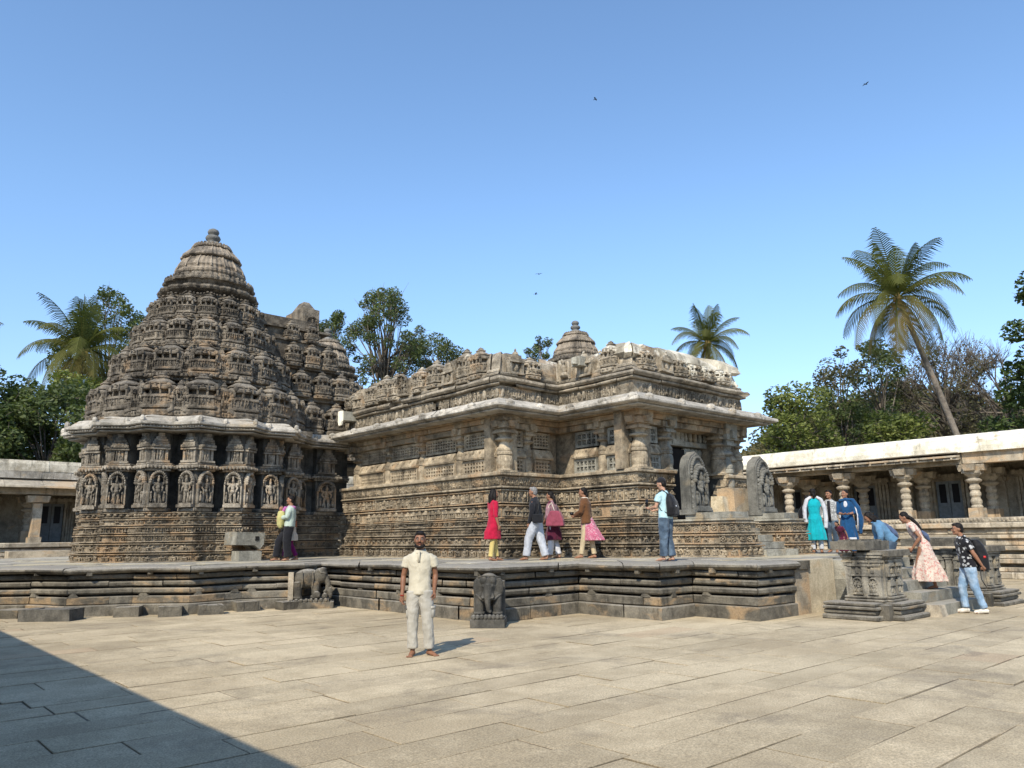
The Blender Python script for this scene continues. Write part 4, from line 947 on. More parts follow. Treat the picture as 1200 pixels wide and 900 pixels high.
# ================================================================== CLOISTERS
def gal_pillar(x, y, z0, z1, parent, r=.185, rough=False, mat=None):
    m = MB(); h = z1 - z0
    if rough:
        m.box(x - .27, x + .27, y - .27, y + .27, z0, z0 + .25, .5); m.box(x - .2, x + .2, y - .2, y + .2, z0 + .25, z1 - .4, .6, .5, 0, .06); m.box(x - .42, x + .42, y - .3, y + .3, z1 - .36, z1 - .05, .7, .2, 0, -.15)
        m.wear(.03, 2.2)
    else:
        m.box(x - r * 1.25, x + r * 1.25, y - r * 1.25, y + r * 1.25, z0, z0 + h * .25, .6, .8, 0, .03)
        pr = [(1.0, .25), (1.05, .27), (.95, .285), (.8, .30), (.95, .33), (1.02, .36), (.95, .39), (.78, .41), (.78, .43), (.98, .46), (1.0, .50), (.82, .53), (.78, .55), (.95, .57), (.98, .60), (.8, .63), (.72, .66), (.95, .68), (1.35, .70), (1.45, .725), (1.1, .745), (.85, .76), (1.1, .79), (1.5, .82), (1.55, .84)]
        m.lathe(x, y, [(a * r, z0 + b * h) for a, b in pr], 18, .7)
        m.box(x - r * 1.5, x + r * 1.5, y - r * 1.5, y + r * 1.5, z0 + .84 * h, z0 + .88 * h, .6)
        for sx, sy in ((1, 0), (-1, 0), (0, 1), (0, -1)): m.box(x + sx * r * 1.3 - r * .9, x + sx * r * 1.3 + r * .9, y + sy * r * 1.3 - r * .9, y + sy * r * 1.3 + r * .9, z0 + .88 * h, z1 - .02, .6 + .1 * sx, .3, 0, -.25)
        m.wear(.006, 4)
    return m.build('pillar', mat or M_gal, parent)
def gal_door(cx, cy, z0, w, h, axis, parent):
    """double door with two dark glazed panes, stone frame of clustered pilasters"""
    def bx(mm, a0, a1, d0, d1, z0_, z1_, t=.5):
        if axis == 'y': mm.box(cx + d0, cx + d1, cy + a0, cy + a1, z0_, z1_, t)
        else: mm.box(cx + a0, cx + a1, cy + d0, cy + d1, z0_, z1_, t)
    f = MB()
    for s in (-1, 1):
        for k in range(4): bx(f, s * (w / 2 + .06 + k * .13) - .05, s * (w / 2 + .06 + k * .13) + .05, -.22 + k * .03, 0, z0 - .2, z0 + h + .1, .5 + .1 * (k % 2))
    bx(f, -w / 2 - .6, w / 2 + .6, -.24, 0, z0 + h + .1, z0 + h + .25, .6); bx(f, -w / 2 - .5, w / 2 + .5, -.18, 0, z0 + h, z0 + h + .1, .4)
    for k in range(9): bx(f, -w / 2 - .5 + k * (w + 1) / 8 - .05, -w / 2 - .5 + k * (w + 1) / 8 + .05, -.28, -.24, z0 + h + .13, z0 + h + .28, .7)
    fr = f.build('door_frame', M_gal, parent)
    d = MB()
    for s in (-1, 1): bx(d, min(0, s * w / 2) + .01, max(0, s * w / 2) - .01, -.10, -.05, z0, z0 + h, .5)
    dd = d.build('door', M_door, parent)
    for s in (-1, 1):
        p = MB(); bx(p, s * w / 4 - w * .13, s * w / 4 + w * .13, -.112, -.102, z0 + h * .48, z0 + h * .93); p.build('door_pane', M_void, dd)
        p = MB(); bx(p, s * w / 4 - w * .14, s * w / 4 + w * .14, -.112, -.102, z0 + h * .08, z0 + h * .38, .3); p.build('door_panel', M_door, dd)
# right-hand cloister, running away along +q
GR = thing('cloister', 'long cloister on the right with a bright lime-washed parapet and round turned pillars', 'cloister', (30, 12, 0))
Q0, Q1 = 1.0, 44.
fz = 1.85
m = MB(); line = [(30.0, Q1), (30.0, Q0)]
for z0, z1, o in ((-.01, .22, .62), (.23, .38, .5), (.50, .64, .56), (.65, .80, .42), (.92, 1.06, .46), (1.07, 1.3, .3), (1.31, 1.44, .42), (1.45, 1.66, .3), (1.67, fz, .48)): course(m, line, roundp(-.6, o, z0, z1, .15), L=(1, 2.4), jit=.015, tone=(.3, .9), hue=.5)
course(m, line, rect(-1, .2, 0, fz - .02), L=(40, 50), jit=0, tone=(.1, .2))
frieze(m, line, .3, 1.46, 1.65, ('scroll', 'bud'), .3, .05)
m.wear(.012, 2.5); m.build('plinth', M_gal, GR)
m = MB(); m.box(30.2, 34, Q0, Q1, fz - .3, fz - .003, .5); m.build('floor', M_flag, GR)
m = MB(); m.box(33.2, 33.8, Q0, Q1, fz, 4.2, .35); m.wear(.0, 1); bw = m.build('back_wall', M_gal, GR)
for yq in (4.6, 7.9, 11.2, 14.5, 17.8, 21.1, 24.4):
    gal_door(33.2, yq, fz + .05, .95, 1.62, 'y', GR)
    for s in (-1.75, -1.45, 1.45): 
        mm = MB(); mm.box(33.0, 33.21, yq + s - .13, yq + s + .13, fz, 3.8, rnd(.3, .7)); mm.box(32.95, 33.21, yq + s - .2, yq + s + .2, 3.4, 3.55, .6); mm.box(32.9, 33.21, yq + s - .25, yq + s + .25, 3.62, 3.78, .6); mm.wear(.008, 3); mm.build('pilaster', M_gal, GR)
pq = [2.35 * k + 7.05 - 4.7 for k in range(17)]
for y in pq: gal_pillar(30.25, y, fz + .002, 3.90, GR)
for y in pq: gal_pillar(32.0, y, fz + .002, 3.86, GR, r=.2)
for y in pq: m = MB(); m.box(30.2, 33.3, y - .18, y + .18, 3.86, 4.08, rnd(.3, .7)); m.build('cross_beam', M_gal, GR)
m = MB(); course(m, [(30.0, 9.62), (30.0, Q0)], rect(-.5, -.02, 3.91, 4.30), L=(1.8, 2.5), jit=.01, tone=(.5, .9), hue=2.2); course(m, [(30.0, Q1), (30.0, 9.65)], rect(-.5, -.08, 3.91, 4.10), L=(1.8, 2.5), jit=.01, tone=(.3, .7)); m.wear(.012, 3); m.build('beam', M_gal, GR)
m = MB(); ln_ = [(30.0, Q1), (30.0, 9.66)]
course(m, ln_, [(-.3, 4.12), (.28, 4.04), (.32, 4.05), (.32, 4.11), (-.3, 4.19)], L=(.5, .62), gap=.012, jit=.01, tone=(.4, .9)); course(m, ln_, [(-.3, 4.20), (.34, 4.13), (.40, 4.14), (.40, 4.20), (-.3, 4.28)], L=(.7, 1.2), gap=.01, jit=.01, tone=(.4, .9), hue=.4)
for k in range(60): m.box(29.62, 29.75, 9.8 + k * .57, 9.86 + k * .57, 4.05, 4.21, .7)
course(m, ln_, roundp(-.3, .30, 4.285, 4.33, .3), L=(1, 2), tone=(.1, .5)); m.wear(.008, 3); m.build('eave', M_gal, GR)
m = MB(); course(m, [(30.0, Q1), (30.0, Q0)], [(-.7, 4.30), (.12, 4.30), (.14, 4.5), (.08, 4.80), (.0, 4.92), (-.2, 4.96), (-.7, 4.95)], L=(1.6, 3.2), gap=.0, jit=.008, tone=(.4, .8)); m.wear(.02, 1.6); m.build('parapet', M_plaster, GR)
m = MB(); m.box(30.5, 36, Q0, Q1 + 1, 4.1, 4.8, .4); m.build('roof', M_grey, GR)
m = MB()   # carved low wall standing on the plinth edge
course(m, [(29.62, 12.6), (29.62, 7.6), (30.1, 7.6)], roundp(-.25, .0, 1.86, 2.02, .1), L=(.8, 1.4), jit=.015, tone=(.4, .9)); frieze(m, [(29.62, 12.6), (29.62, 7.6)], .0, 1.88, 2.02, 'bud', .12, .05)
m.wear(.01, 3); m.build('low_wall', M_gal, GR)
# far cloister on the left, running along +p
GL = thing('cloister', 'far cloister at the left edge with rough square pillars and a chalky parapet', 'cloister', (7.6, 42, 0))
fz2 = 1.6; line = [(-12, 42), (29.2, 42)]
m = MB()
for z0, z1, o in ((-.01, .25, .8), (.27, .45, .7), (.55, .7, .62), (.72, .9, .5), (1.0, 1.15, .5), (1.17, 1.35, .36), (1.38, fz2, .5)): course(m, line, roundp(-.6, o, z0, z1, .15), L=(1, 2.6), jit=.015, tone=(.4, 1), hue=.3)
course(m, line, rect(-1, .2, 0, fz2 - .02), L=(50, 60), jit=0, tone=(.1, .2)); m.wear(.012, 2.5); m.build('plinth', M_gal, GL)
m = MB(); m.box(-12, 29.2, 42.3, 46, fz2 - .3, fz2 - .003, .5); m.build('floor', M_flag, GL)
m = MB(); m.box(-12, 29.2, 45.4, 46, fz2, 4.3, .35); m.build('back_wall', M_gal, GL)
for x in (-5.4, -1.9, 2.0, 5.4, 8.75, 12.2): gal_door(x, 45.4, fz2 + .05, 1.1, 1.9, 'x', GL)
for k in range(12):
    x = -5.9 + 3.37 * k
    gal_pillar(x, 42.4, fz2 + .002, 3.83, GL, rough=True, mat=M_cream2 if 'M_cream2' in globals() else M_gal); gal_pillar(x, 44.2, fz2 + .002, 3.8, GL, r=.24)
m = MB(); course(m, line, rect(-.6, -.05, 3.84, 4.14), L=(3.3, 3.4), jit=.01, tone=(.3, .7)); m.wear(.012, 3); m.build('beam', M_gal, GL)
m = MB(); course(m, line, [(-.4, 4.42), (.55, 4.10), (.58, 4.12), (.56, 4.2), (-.2, 4.56), (-.4, 4.56)], L=(1., 2.4), gap=.006, jit=.02, tone=(.4, .9), hue=.6); m.wear(.02, 2); m.build('eave', M_gal, GL)
m = MB(); course(m, line, rect(-.5, .02, 4.57, 4.9), L=(.5, 1.3), gap=.006, jit=.02, tone=(.2, .9)); m.wear(.01, 3); m.build('stone_course', M_eave, GL)
m = MB(); course(m, line, [(-.6, 4.9), (.04, 4.9), (.05, 5.25), (-.02, 5.42), (-.6, 5.46)], L=(1.6, 3.), gap=0, jit=.01, tone=(.3, .7)); m.wear(.03, 1.5); m.build('parapet', M_plaster2, GL)
m = MB(); m.box(-12, 35, 42.4, 47, 4.45, 5.2, .4); m.build('roof', M_grey, GL)
m = MB(); m.box(6.2, 8.6, 39.6, 40.5, 0, 1.25, .8); m.box(2, 6.1, 39.9, 40.6, 0, 1.0, .5); m.wear(.03, 2); m.build('low_block', M_gal, GL)
# the cloister wing at the photographer's side (only its shadow reaches the picture)
GS = thing('cloister', 'near cloister wing whose roof edge throws the straight shadow over the paving at lower left', 'cloister', (-1.5, 10, 0))
m = MB(); m.box(-6, -.85, -25, 41.6, 3.25, 3.6, .5); m.build('roof', M_gal, GS)
m = MB(); m.box(-6, -5.6, -25, 41.6, 0, 3.25, .5); m.build('back_wall', M_gal, GS)
for k in range(20): gal_pillar(-1.35, -24 + k * 3.3, .3, 3.24, GS, rough=True)
m = MB(); m.box(-6, -1.0, -25, 41.6, -.01, .3, .5); m.build('plinth', M_gal, GS)

# ================================================================== TREES
M_bark = stone('bark', (.08, .065, .05), (.22, .19, .15), och=0, lichen=.3, white=.2, bump=.8, dust=0)
M_palmbark = stone('palm_bark', (.13, .11, .09), (.30, .26, .21), och=0, lichen=.2, white=.1, bump=.6, dust=0)
M_leaf1 = leafmat('foliage_mid', (.04, .06, .022), (.17, .20, .075))
M_leaf2 = leafmat('foliage_dark', (.028, .046, .016), (.12, .16, .05))
M_leaf3 = leafmat('foliage_bright', (.06, .085, .022), (.24, .26, .07))
M_leaf4 = leafmat('foliage_dry', (.06, .062, .03), (.20, .18, .09))
M_frond = leafmat('palm_frond', (.03, .046, .012), (.16, .165, .04), .35, .75)
def leaves(m, c, rad, n, size, fill=.55, tone=(0, 1), hue=0., droop=0.):
    for _ in range(n):
        while True:
            v = Vector((rnd(-1, 1), rnd(-1, 1), rnd(-1, 1)))
            if v.length < 1: break
        v = v.normalized() * (v.length ** fill)
        p = Vector((c[0] + v.x * rad[0], c[1] + v.y * rad[1], c[2] + v.z * rad[2]))
        a = Vector((rnd(-1, 1), rnd(-1, 1), rnd(-.6, .6) - droop)).normalized(); b = a.cross(Vector((rnd(-1, 1), rnd(-1, 1), rnd(-1, 1)))).normalized()
        s = size * rnd(.6, 1.3); w = s * rnd(.35, .6)
        q_ = [p - a * s * .5, p + b * w * .5, p + a * s * .5, p - b * w * .5]
        m.add([tuple(x) for x in q_], [(0, 1, 2, 3)], rnd(*tone), hue if random.random() < .5 else 0)
def tree(name, label, x, y, ztop, zlow, rad, leafmat_, n=7000, size=.3, clumps=26, seed=1, lean=(0, 0), bare=0., group=None, trunk=.22, hue=0., fill=.5, zc=None, spread=1., csz=.3):
    random.seed(seed)
    t = thing(name, label, 'tree', (x, y, 0), 0, group or 'trees beyond the cloisters')
    tr = MB(); lf = MB()
    zc = zc or (ztop + zlow) / 2; H_ = (ztop - zlow) / 2
    top = Vector((x + lean[0], y + lean[1], zlow + H_ * .9))
    base = Vector((x, y, 0)); fork = base.lerp(top, .62 if zlow > 3 else .4)
    tr.tube([base, base.lerp(fork, .5) + Vector((rnd(-.2, .2), rnd(-.2, .2), 0)), fork, top], [trunk, trunk * .8, trunk * .62, trunk * .25], 8)
    cs = []
    for k in range(clumps):
        while True:
            v = Vector((rnd(-1, 1), rnd(-1, 1), rnd(-1, 1)))
            if .25 < v.length < 1: break
        v = v.normalized() * v.length ** .6
        w = 1 - .25 * max(0, v.z)
        c = Vector((x + lean[0] + v.x * rad * w, y + lean[1] + v.y * rad * w, zc + v.z * H_))
        cs.append(c)
        f = fork.lerp(top, rnd(0, .8)); mid = f.lerp(c, .5) + Vector((rnd(-.3, .3), rnd(-.3, .3), rnd(0, .5)))
        tr.tube([f, mid, c], [trunk * .32, trunk * .2, trunk * .06], 5)
        for _ in range(4 if bare == 0 else 9):
            e = c + Vector((rnd(-1, 1), rnd(-1, 1), rnd(-.4, 1))) * (rad * .3)
            s_ = mid.lerp(c, rnd(.3, 1)); tr.tube([s_, s_.lerp(e, .5) + Vector((rnd(-.1, .1), rnd(-.1, .1), .1)), e], [trunk * .1, trunk * .06, trunk * .03], 4)
            if bare:
                for _ in range(4):
                    e2 = e + Vector((rnd(-1, 1), rnd(-1, 1), rnd(-.2, 1))) * (rad * .16); tr.tube([s_.lerp(e, .6), e2], [trunk * .05, trunk * .02], 3)
    for c in cs:
        k = rnd(.7, 1.5); r_ = rad * csz * k
        tn = rnd(0, .5)
        if bare and random.random() < bare: continue
        leaves(lf, c, (r_, r_, r_ * .85), int(n / clumps * k * 1.5), size * .82, fill + .25, (tn * .6, tn + .5), hue)
    tr.wear(.03, 1.2); tr.build('trunk', M_bark, t, smooth=True)
    if lf.v: lf.build('crown', leafmat_, t, fix=False)
    return t
def palm(name, label, x, y, zc, base=None, R_=4.3, nf=24, seed=1, group=None, trunk=.22, up=.2, th=(0, 6.283)):
    random.seed(seed)
    base = Vector((*(base or (x, y)), 0)); cr = Vector((x, y, zc))
    t = thing(name, label, 'palm tree', tuple(base), 0, group or 'coconut palms beyond the cloisters')
    m = MB(); d = cr - base; pts = []; rr = []
    for k in range(26):
        f = k / 25; pts.append(base + d * f + Vector((0, 0, 0)) + Vector((d.x, d.y, 0)) * (-.06 * sin(pi * f))); rr.append(trunk * (1.25 - .5 * f) * (1 + .05 * (k % 2)) * (1.3 if k == 0 else 1))
    m.tube(pts, rr, 12); m.wear(.012, 4); m.build('trunk', M_palmbark, t, smooth=True)
    c = MB()
    for k in range(9): a = rnd(0, 6.28); c.ell((cr.x + .28 * cos(a), cr.y + .28 * sin(a), cr.z - rnd(.05, .4)), (.13, .13, .16), 8, 6, rnd(.2, .8))
    c.ell((cr.x, cr.y, cr.z), (.22, .22, .4), 8, 6, .6); c.build('coconuts', M_coco, t, smooth=True)
    for k in range(nf):
        f = k / (nf - 1)
        az = k * 2.399963 + rnd(-.2, .2)
        el = 1.5 - 1.45 * f ** .8 - .95 * f ** 3 + rnd(-.12, .12)           # from upright young fronds to hanging old ones
        L_ = R_ * rnd(.85, 1.08) * (1 if f > .12 else .85)
        fm = MB(); p = cr.copy(); n_ = 19; dirv = Vector((cos(az) * cos(el), sin(az) * cos(el), sin(el)))
        side = Vector((-sin(az), cos(az), 0)); path_ = []; dirs = []
        bend = (.035 + .11 * min(1, f * 1.6)) * rnd(.95, 1.5); tw = rnd(-.5, .5)
        for i in range(n_):
            path_.append(p.copy()); dirs.append(dirv.copy()); p = p + dirv * (L_ / n_)
            dirv = (dirv + Vector((0, 0, -bend * (.35 + 1.3 * i / n_)))).normalized()
        fm.tube([tuple(a) for a in path_], [.045 * (1 - .85 * i / n_) for i in range(n_)], 4, .8)
        old = 1. if f > .86 else (rnd(.1, .7) if f > .6 else (rnd(0, .3) if f > .35 else 0))
        tn = rnd(.25, .8) * (1 - .25 * (f < .3))
        for i in range(2, n_):
            g_ = i / n_
            for sub in (0, .5):
                pp = path_[i] + (dirs[i] * (L_ / n_ * sub)); dd = dirs[i]
                ll = R_ * .27 * (sin(pi * min(1, g_ * .93 + .1)) ** .55) * rnd(.8, 1.1)
                for s in (-1, 1):
                    up_ = side.cross(dd).normalized()
                    o = (side * s * cos(tw * .4) + up_ * (.25 + s * tw * .3)).normalized()
                    a = (o * .78 + dd * .55 + Vector((0, 0, -.18))).normalized()
                    e1 = pp + a * ll * .5; e2 = e1 + (a + Vector((0, 0, -.45 - .3 * rnd(0, 1)))).normalized() * ll * .5
                    w = dd * (.036 * R_ / 4.3)
                    tt = min(1, max(0, tn + rnd(-.15, .15)))
                    fm.add([tuple(pp - w), tuple(pp + w), tuple(e1 + w * .9), tuple(e2), tuple(e1 - w * .9)], [(0, 1, 2, 4), (4, 2, 3)], tt, old * rnd(.5, 1))
        fm.build('frond', M_frond, t, fix=False)
    return t
M_coco = plain('coconut_husk', (.22, .15, .04), .6, .3, 4, tone=True)
palm('coconut_palm', 'tall coconut palm with a leaning bare trunk rising behind the right cloister', 46.9, 17.4, 15.4, base=(51.3, 15.0), R_=4.8, nf=30, seed=5, trunk=.18)
palm('coconut_palm', 'coconut palm whose crown only shows over the right part of the temple roof', 51.8, 34.1, 16.7, R_=4.0, nf=26, seed=8)
palm('coconut_palm', 'coconut palm with drooping straw-tinged fronds just left of the big tower', 12.2, 58.6, 14.6, R_=4.7, nf=34, seed=12)
palm('coconut_palm', 'coconut palm cut off by the left edge of the photograph', 5.0, 59.9, 14.0, R_=3.8, nf=20, seed=17)
tree('broadleaf_tree', 'airy grey-green tree directly between the big tower and the ruined roof', 33.0, 52.5, 22.0, 13.3, 3.2, M_leaf1, 8500, .27, 80, 3, trunk=.26, csz=.17)
tree('broadleaf_tree', 'small round treetop over the ruined roof, right of the taller airy tree', 38.9, 53.2, 19.5, 15.5, 2.1, M_leaf1, 3000, .28, 34, 4, lean=(0, 0), csz=.3)
tree('broadleaf_tree', 'leaf tips peeping out just right of the tower shoulder', 30.2, 56.4, 20.4, 15.5, 2.0, M_leaf1, 2600, .28, 34, 5, csz=.24)
tree('broadleaf_tree', 'tiny dark treetop just left of the distant small dome', 48.8, 50.1, 20.2, 16.5, 1.7, M_leaf1, 1800, .28, 26, 6, csz=.25)
tree('broadleaf_tree', 'dark tree rising behind the palm beside the tower', 15.2, 64.2, 21.2, 11, 3.6, M_leaf1, 7000, .32, 60, 7, csz=.19)
for k, (x, y, zt, rr, mt, lb) in enumerate(((9.5, 51.6, 10.9, 3.3, M_leaf1, 'dense glossy bush-like tree right behind the far cloister, at its left'), (13.4, 50.8, 9.6, 2.8, M_leaf1, 'lower leafy tree in the gap between the far cloister and the tower'), (5.5, 53.5, 13.2, 3.6, M_leaf2, 'tall dark tree filling the left edge below the cut-off palm'), (12.0, 55.5, 12.6, 3.4, M_leaf3, 'shadowy tree under the hanging palm fronds on the left'))):
    tree('broadleaf_tree', lb, x, y, zt, 3.2, rr, mt, 9000, .36, 34, 20 + k, csz=.30, fill=.6)
for k, a_ in enumerate(((42.8, 22.6, 10.2, 5.0, 2.3, M_leaf3, 3200, 'yellow-green tree immediately right of the temple eave'), (46.2, 24.4, 9.2, 4.6, 2.6, M_leaf4, 3600, 'tangled olive tree with pale crooked branches above the right cloister'),
        (50.5, 23.2, 12.0, 4.5, 2.2, M_leaf1, 2800, 'medium green tree left of the thin airy one beyond the right cloister'), (52.8, 24.0, 14.4, 8.0, 1.9, M_leaf4, 1500, 'thin airy tree with forked stems left of the leaning palm'),
        (57.4, 23.4, 15.8, 8.0, 2.2, M_leaf1, 2400, 'taller dark tree right behind the crown of the leaning palm'), (49.8, 19.6, 9.0, 5., 2.3, M_leaf3, 3000, 'bright bush-like tree below the thin airy one'))):
    x, y, zt, zl, rr, mt, n_, lb = a_
    tree('broadleaf_tree', lb, x, y, zt, zl, rr, mt, n_, .33, 24, 40 + k, csz=.33)
tree('broadleaf_tree', 'greyish half-bare tree with fine twigs right of the leaning palm trunk', 62.5, 20.6, 16.2, 8.5, 4.4, M_leaf4, 3600, .26, 44, 60, bare=.45, trunk=.34, csz=.2)
tree('broadleaf_tree', 'half-bare twiggy tree in front of the wooded slope, near the right edge', 60.5, 16.2, 14.2, 8, 3.4, M_leaf4, 2200, .25, 34, 61, bare=.5, trunk=.28, csz=.2)
tree('broadleaf_tree', 'big dark tree cut off by the right edge of the photograph', 47.8, 9.6, 15.4, 7.5, 2.8, M_leaf2, 7000, .36, 34, 62, csz=.3)
tree('broadleaf_tree', 'lower dark tree beneath the big one at the right edge', 48.8, 11.6, 9.6, 4.5, 2.3, M_leaf2, 3600, .36, 26, 63, csz=.33)
# distant wooded rise: canopy reads as one mass
random.seed(99)
hm = MB(); N_ = 26
def hz_(x, y):
    return 13.6 * math.exp(-((x - 82) / 16) ** 2 - ((y - 27) / 17) ** 2) + 7.5 * math.exp(-((x - 78) / 15) ** 2 - ((y - 44) / 14) ** 2) + 1.1 * noise.noise(Vector((x * .16, y * .16, 2))) + .5 * noise.noise(Vector((x * .5, y * .5, 5)))
vs = []; fs = []
for i in range(N_ + 1):
    for j in range(N_ * 2 + 1):
        x, y = 58 + i * 50 / N_, -5 + j * 80 / (N_ * 2); vs.append((x, y, hz_(x, y) - .9))
for i in range(N_):
    for j in range(N_ * 2):
        a = i * (N_ * 2 + 1) + j; fs.append((a, a + 1, a + N_ * 2 + 2, a + N_ * 2 + 1))
hm.add(vs, fs, .3); M_hill = plain('hill_earth', (.06, .055, .03), .95, .4, .5); hm.build('wooded_rise', M_hill, kind='structure', fix=False)
hl = MB()
for _ in range(38000):
    x, y = rnd(60, 92), rnd(0, 66); z = hz_(x, y)
    if z < 2: continue
    leaves(hl, (x, y, z - .5), (.5, .5, .9), 1, .62, .6, (0, .35) if noise.noise(Vector((x * .4, y * .4, 0))) < 0 else (.3, 1.), hue=.55 if noise.noise(Vector((x * .25, y * .25, 7))) > .0 else 0)
tag(hl.build('distant_canopy', M_leaf4, kind='stuff', fix=False), 'olive brown canopy of bushes covering the low rise beyond the right cloister', 'foliage')
# ================================================================== PEOPLE
def skin_mat(name, c):
    t = NT(name); tc = t.n('ShaderNodeTexCoord').outputs['Object']; n = t.noise(tc, 20, 4, .6)
    t.l(t.mix(1., c, t.gray(t.ramp(n, .3, .7, .88, 1.12)), 'MULTIPLY'), t.b.inputs['Base Color']); t.b.inputs['Roughness'].default_value = .5
    t.b.inputs['Subsurface Weight'].default_value = .08; t.b.inputs['Subsurface Radius'].default_value = (.02, .008, .004); return t.m
SK1 = skin_mat('skin_deep', (.22, .105, .06)); SK2 = skin_mat('skin_brown', (.27, .135, .08)); SK3 = skin_mat('skin_light', (.42, .24, .16))
HAIR = plain('hair_black', (.009, .007, .006), .65, .5, 30, .3, spec=.2); GREYH = plain('hair_grey', (.20, .19, .18), .7, .4, 40, .3)
EYEW = plain('eye_white', (.55, .52, .48), .3); EYEB = plain('eye_dark', (.012, .008, .006), .25); LIP = plain('lips', (.16, .05, .04), .5)
tex = bpy.data.textures.new('cloth_folds', 'CLOUDS'); tex.noise_scale = .11; tex.noise_depth = 3
tex3 = bpy.data.textures.new('cloth_creases', 'STUCCI'); tex3.noise_scale = .06
tex2 = bpy.data.textures.new('hair_locks', 'CLOUDS'); tex2.noise_scale = .02
def displace(o, s, tx=tex, mid=.5):
    d = o.modifiers.new('folds', 'DISPLACE'); d.texture = tx; d.strength = s * (.9 if tx is tex else 1); d.mid_level = .3 if tx is tex else mid; d.texture_coords = 'LOCAL'
    if tx is tex: d = o.modifiers.new('creases', 'DISPLACE'); d.texture = tex3; d.strength = s * .25; d.mid_level = mid; d.texture_coords = 'LOCAL'
    return o
class Person:
    def __init__(s, label, x, y, z, face, h, skin=SK2, lean=0., yaw=0., nod=0., vox=.0095, **J):
        s.h = h; rz = -TH + R(face)
        s.e = thing('person', label, 'person', (x, y, z), rz)
        s.M = Matrix.Translation((x, y, z)) @ Matrix.Rotation(rz, 4, 'Z') @ Matrix.Scale(h, 4)
        s.vox = vox; s.skin = skin; s.lean = R(lean)
        D = dict(pel=(0, 0, .53), hL=(.05, 0, .51), hR=(-.05, 0, .51), kL=(.056, -.008, .28), kR=(-.056, -.008, .28), aL=(.058, .012, .048), aR=(-.058, .012, .048), fL=12, fR=-12)
        U = dict(neck=(0, .005, .83), head=(0, -.012, .925), sL=(.098, .005, .805), sR=(-.098, .005, .805), eL=(.128, .02, .635), eR=(-.128, .02, .635), wL=(.135, -.02, .485), wR=(-.135, -.02, .485))
        for k, v in J.items():
            if k in D: D[k] = v
        for k, v in J.items():
            if k in U: U[k] = v
        rot = Matrix.Translation((0, 0, .53)) @ Matrix.Rotation(s.lean, 4, 'X') @ Matrix.Translation((0, 0, -.53))
        s.rot = rot
        s.J = {k: (Vector(v) if isinstance(v, tuple) else v) for k, v in D.items()}
        for k, v in U.items(): s.J[k] = rot @ Vector(v)
        s.hm = Matrix.Translation(s.J['head']) @ Matrix.Rotation(R(yaw), 4, 'Z') @ Matrix.Rotation(s.lean * .5 + R(nod), 4, 'X')
        s.body()
    def put(s, m, name, mat, parent=None, smooth=True, vox=None, sm=2, disp=0., tx=tex):
        m.v = [tuple(s.M @ Vector(v)) for v in m.v]
        # keep local object coordinates so that cloth patterns sit on the body
        o = m.build(name, mat, parent or s.e, smooth=smooth)
        if vox: remesh(o, vox, sm)
        if disp: displace(o, disp, tx)
        return o
    def H(s, p): return tuple(s.hm @ Vector(p))
    def hell(s, m, c, r, n=12, k=8): m.ell(s.H(c), r, n, k, .5, 0, s.hm.to_3x3())
    def body(s):
        J = s.J; m = MB()
        s.hell(m, (0, 0, .008), (.044, .054, .056), 20, 14); s.hell(m, (0, -.014, -.030), (.033, .036, .036), 16, 10); s.hell(m, (0, -.045, -.052), (.014, .012, .011))
        m.tube([s.H((0, -.050, .012)), s.H((0, -.062, -.012)), s.H((0, -.050, -.018))], [.006, .0095, .006], 8)
        for a in (-1, 1): s.hell(m, (a * .045, .004, -.004), (.006, .012, .018), 8, 6); s.hell(m, (a * .017, -.046, .018), (.014, .008, .006)); s.hell(m, (a * .022, -.040, -.014), (.014, .012, .012))
        s.hell(m, (0, -.047, -.031), (.014, .008, .006))
        m.tube([J['neck'] - Vector((0, 0, .02)), J['neck'] + (J['head'] - J['neck']) * .3, J['head']], [.040, .030, .031], 12)
        P = s.rot
        def up(x, y, z): return tuple(P @ Vector((x, y, z)))
        m.ell(up(0, 0, .74), (.078, .048, .08), 14, 8); m.ell(up(0, 0, .62), (.068, .044, .09), 14, 8); m.ell((0, 0, .54), (.078, .050, .055), 14, 8)
        for a in 'LR':
            sg = 1 if a == 'L' else -1
            S_, E_, W_ = J['s' + a], J['e' + a], J['w' + a]
            m.tube([S_ + Vector((-.02 * sg, 0, -.01)), S_.lerp(E_, .35), S_.lerp(E_, .8), E_, E_.lerp(W_, .25), E_.lerp(W_, .7), W_], [.026, .026, .023, .022, .024, .0175, .0145], 12)
            s.hand(m, W_, (W_ - E_).normalized(), sg, s.curl.get(a, .5) if hasattr(s, 'curl') else .45)
            Hp, K, A_ = J['h' + a], J['k' + a], J['a' + a]
            m.tube([Hp, Hp.lerp(K, .4), Hp.lerp(K, .85), K, K.lerp(A_, .3), K.lerp(A_, .75), A_], [.046, .040, .033, .031, .034, .024, .020], 12)
            f = R(J['f' + a]); d = Vector((sin(f), -cos(f), 0)); sd = Vector((cos(f), sin(f), 0))
            m.tube([A_ - d * .026 - Vector((0, 0, .028)), A_ - Vector((0, 0, .018)), A_ + d * .045 - Vector((0, 0, .030)), A_ + d * .082 - Vector((0, 0, .037))], [.018, .023, .021, .013], 10, flat=.9)
            for k in range(5):
                q = A_ + d * (.085 - abs(k - 1) * .004) + sd * ((k - 2) * .0105 * -sg); m.tube([q - Vector((0, 0, .039)), q + d * .018 - Vector((0, 0, .041))], [.007 + .002 * (k == 0), .005], 6)
        s.b = s.put(m, 'body', s.skin, vox=s.vox, sm=3)
        f = MB()
        for a in (-1, 1): s.hell(f, (a * .018, -.0515, .006), (.0075, .003, .0040), 8, 6)
        s.put(f, 'eye', EYEW, s.b)
        f = MB()
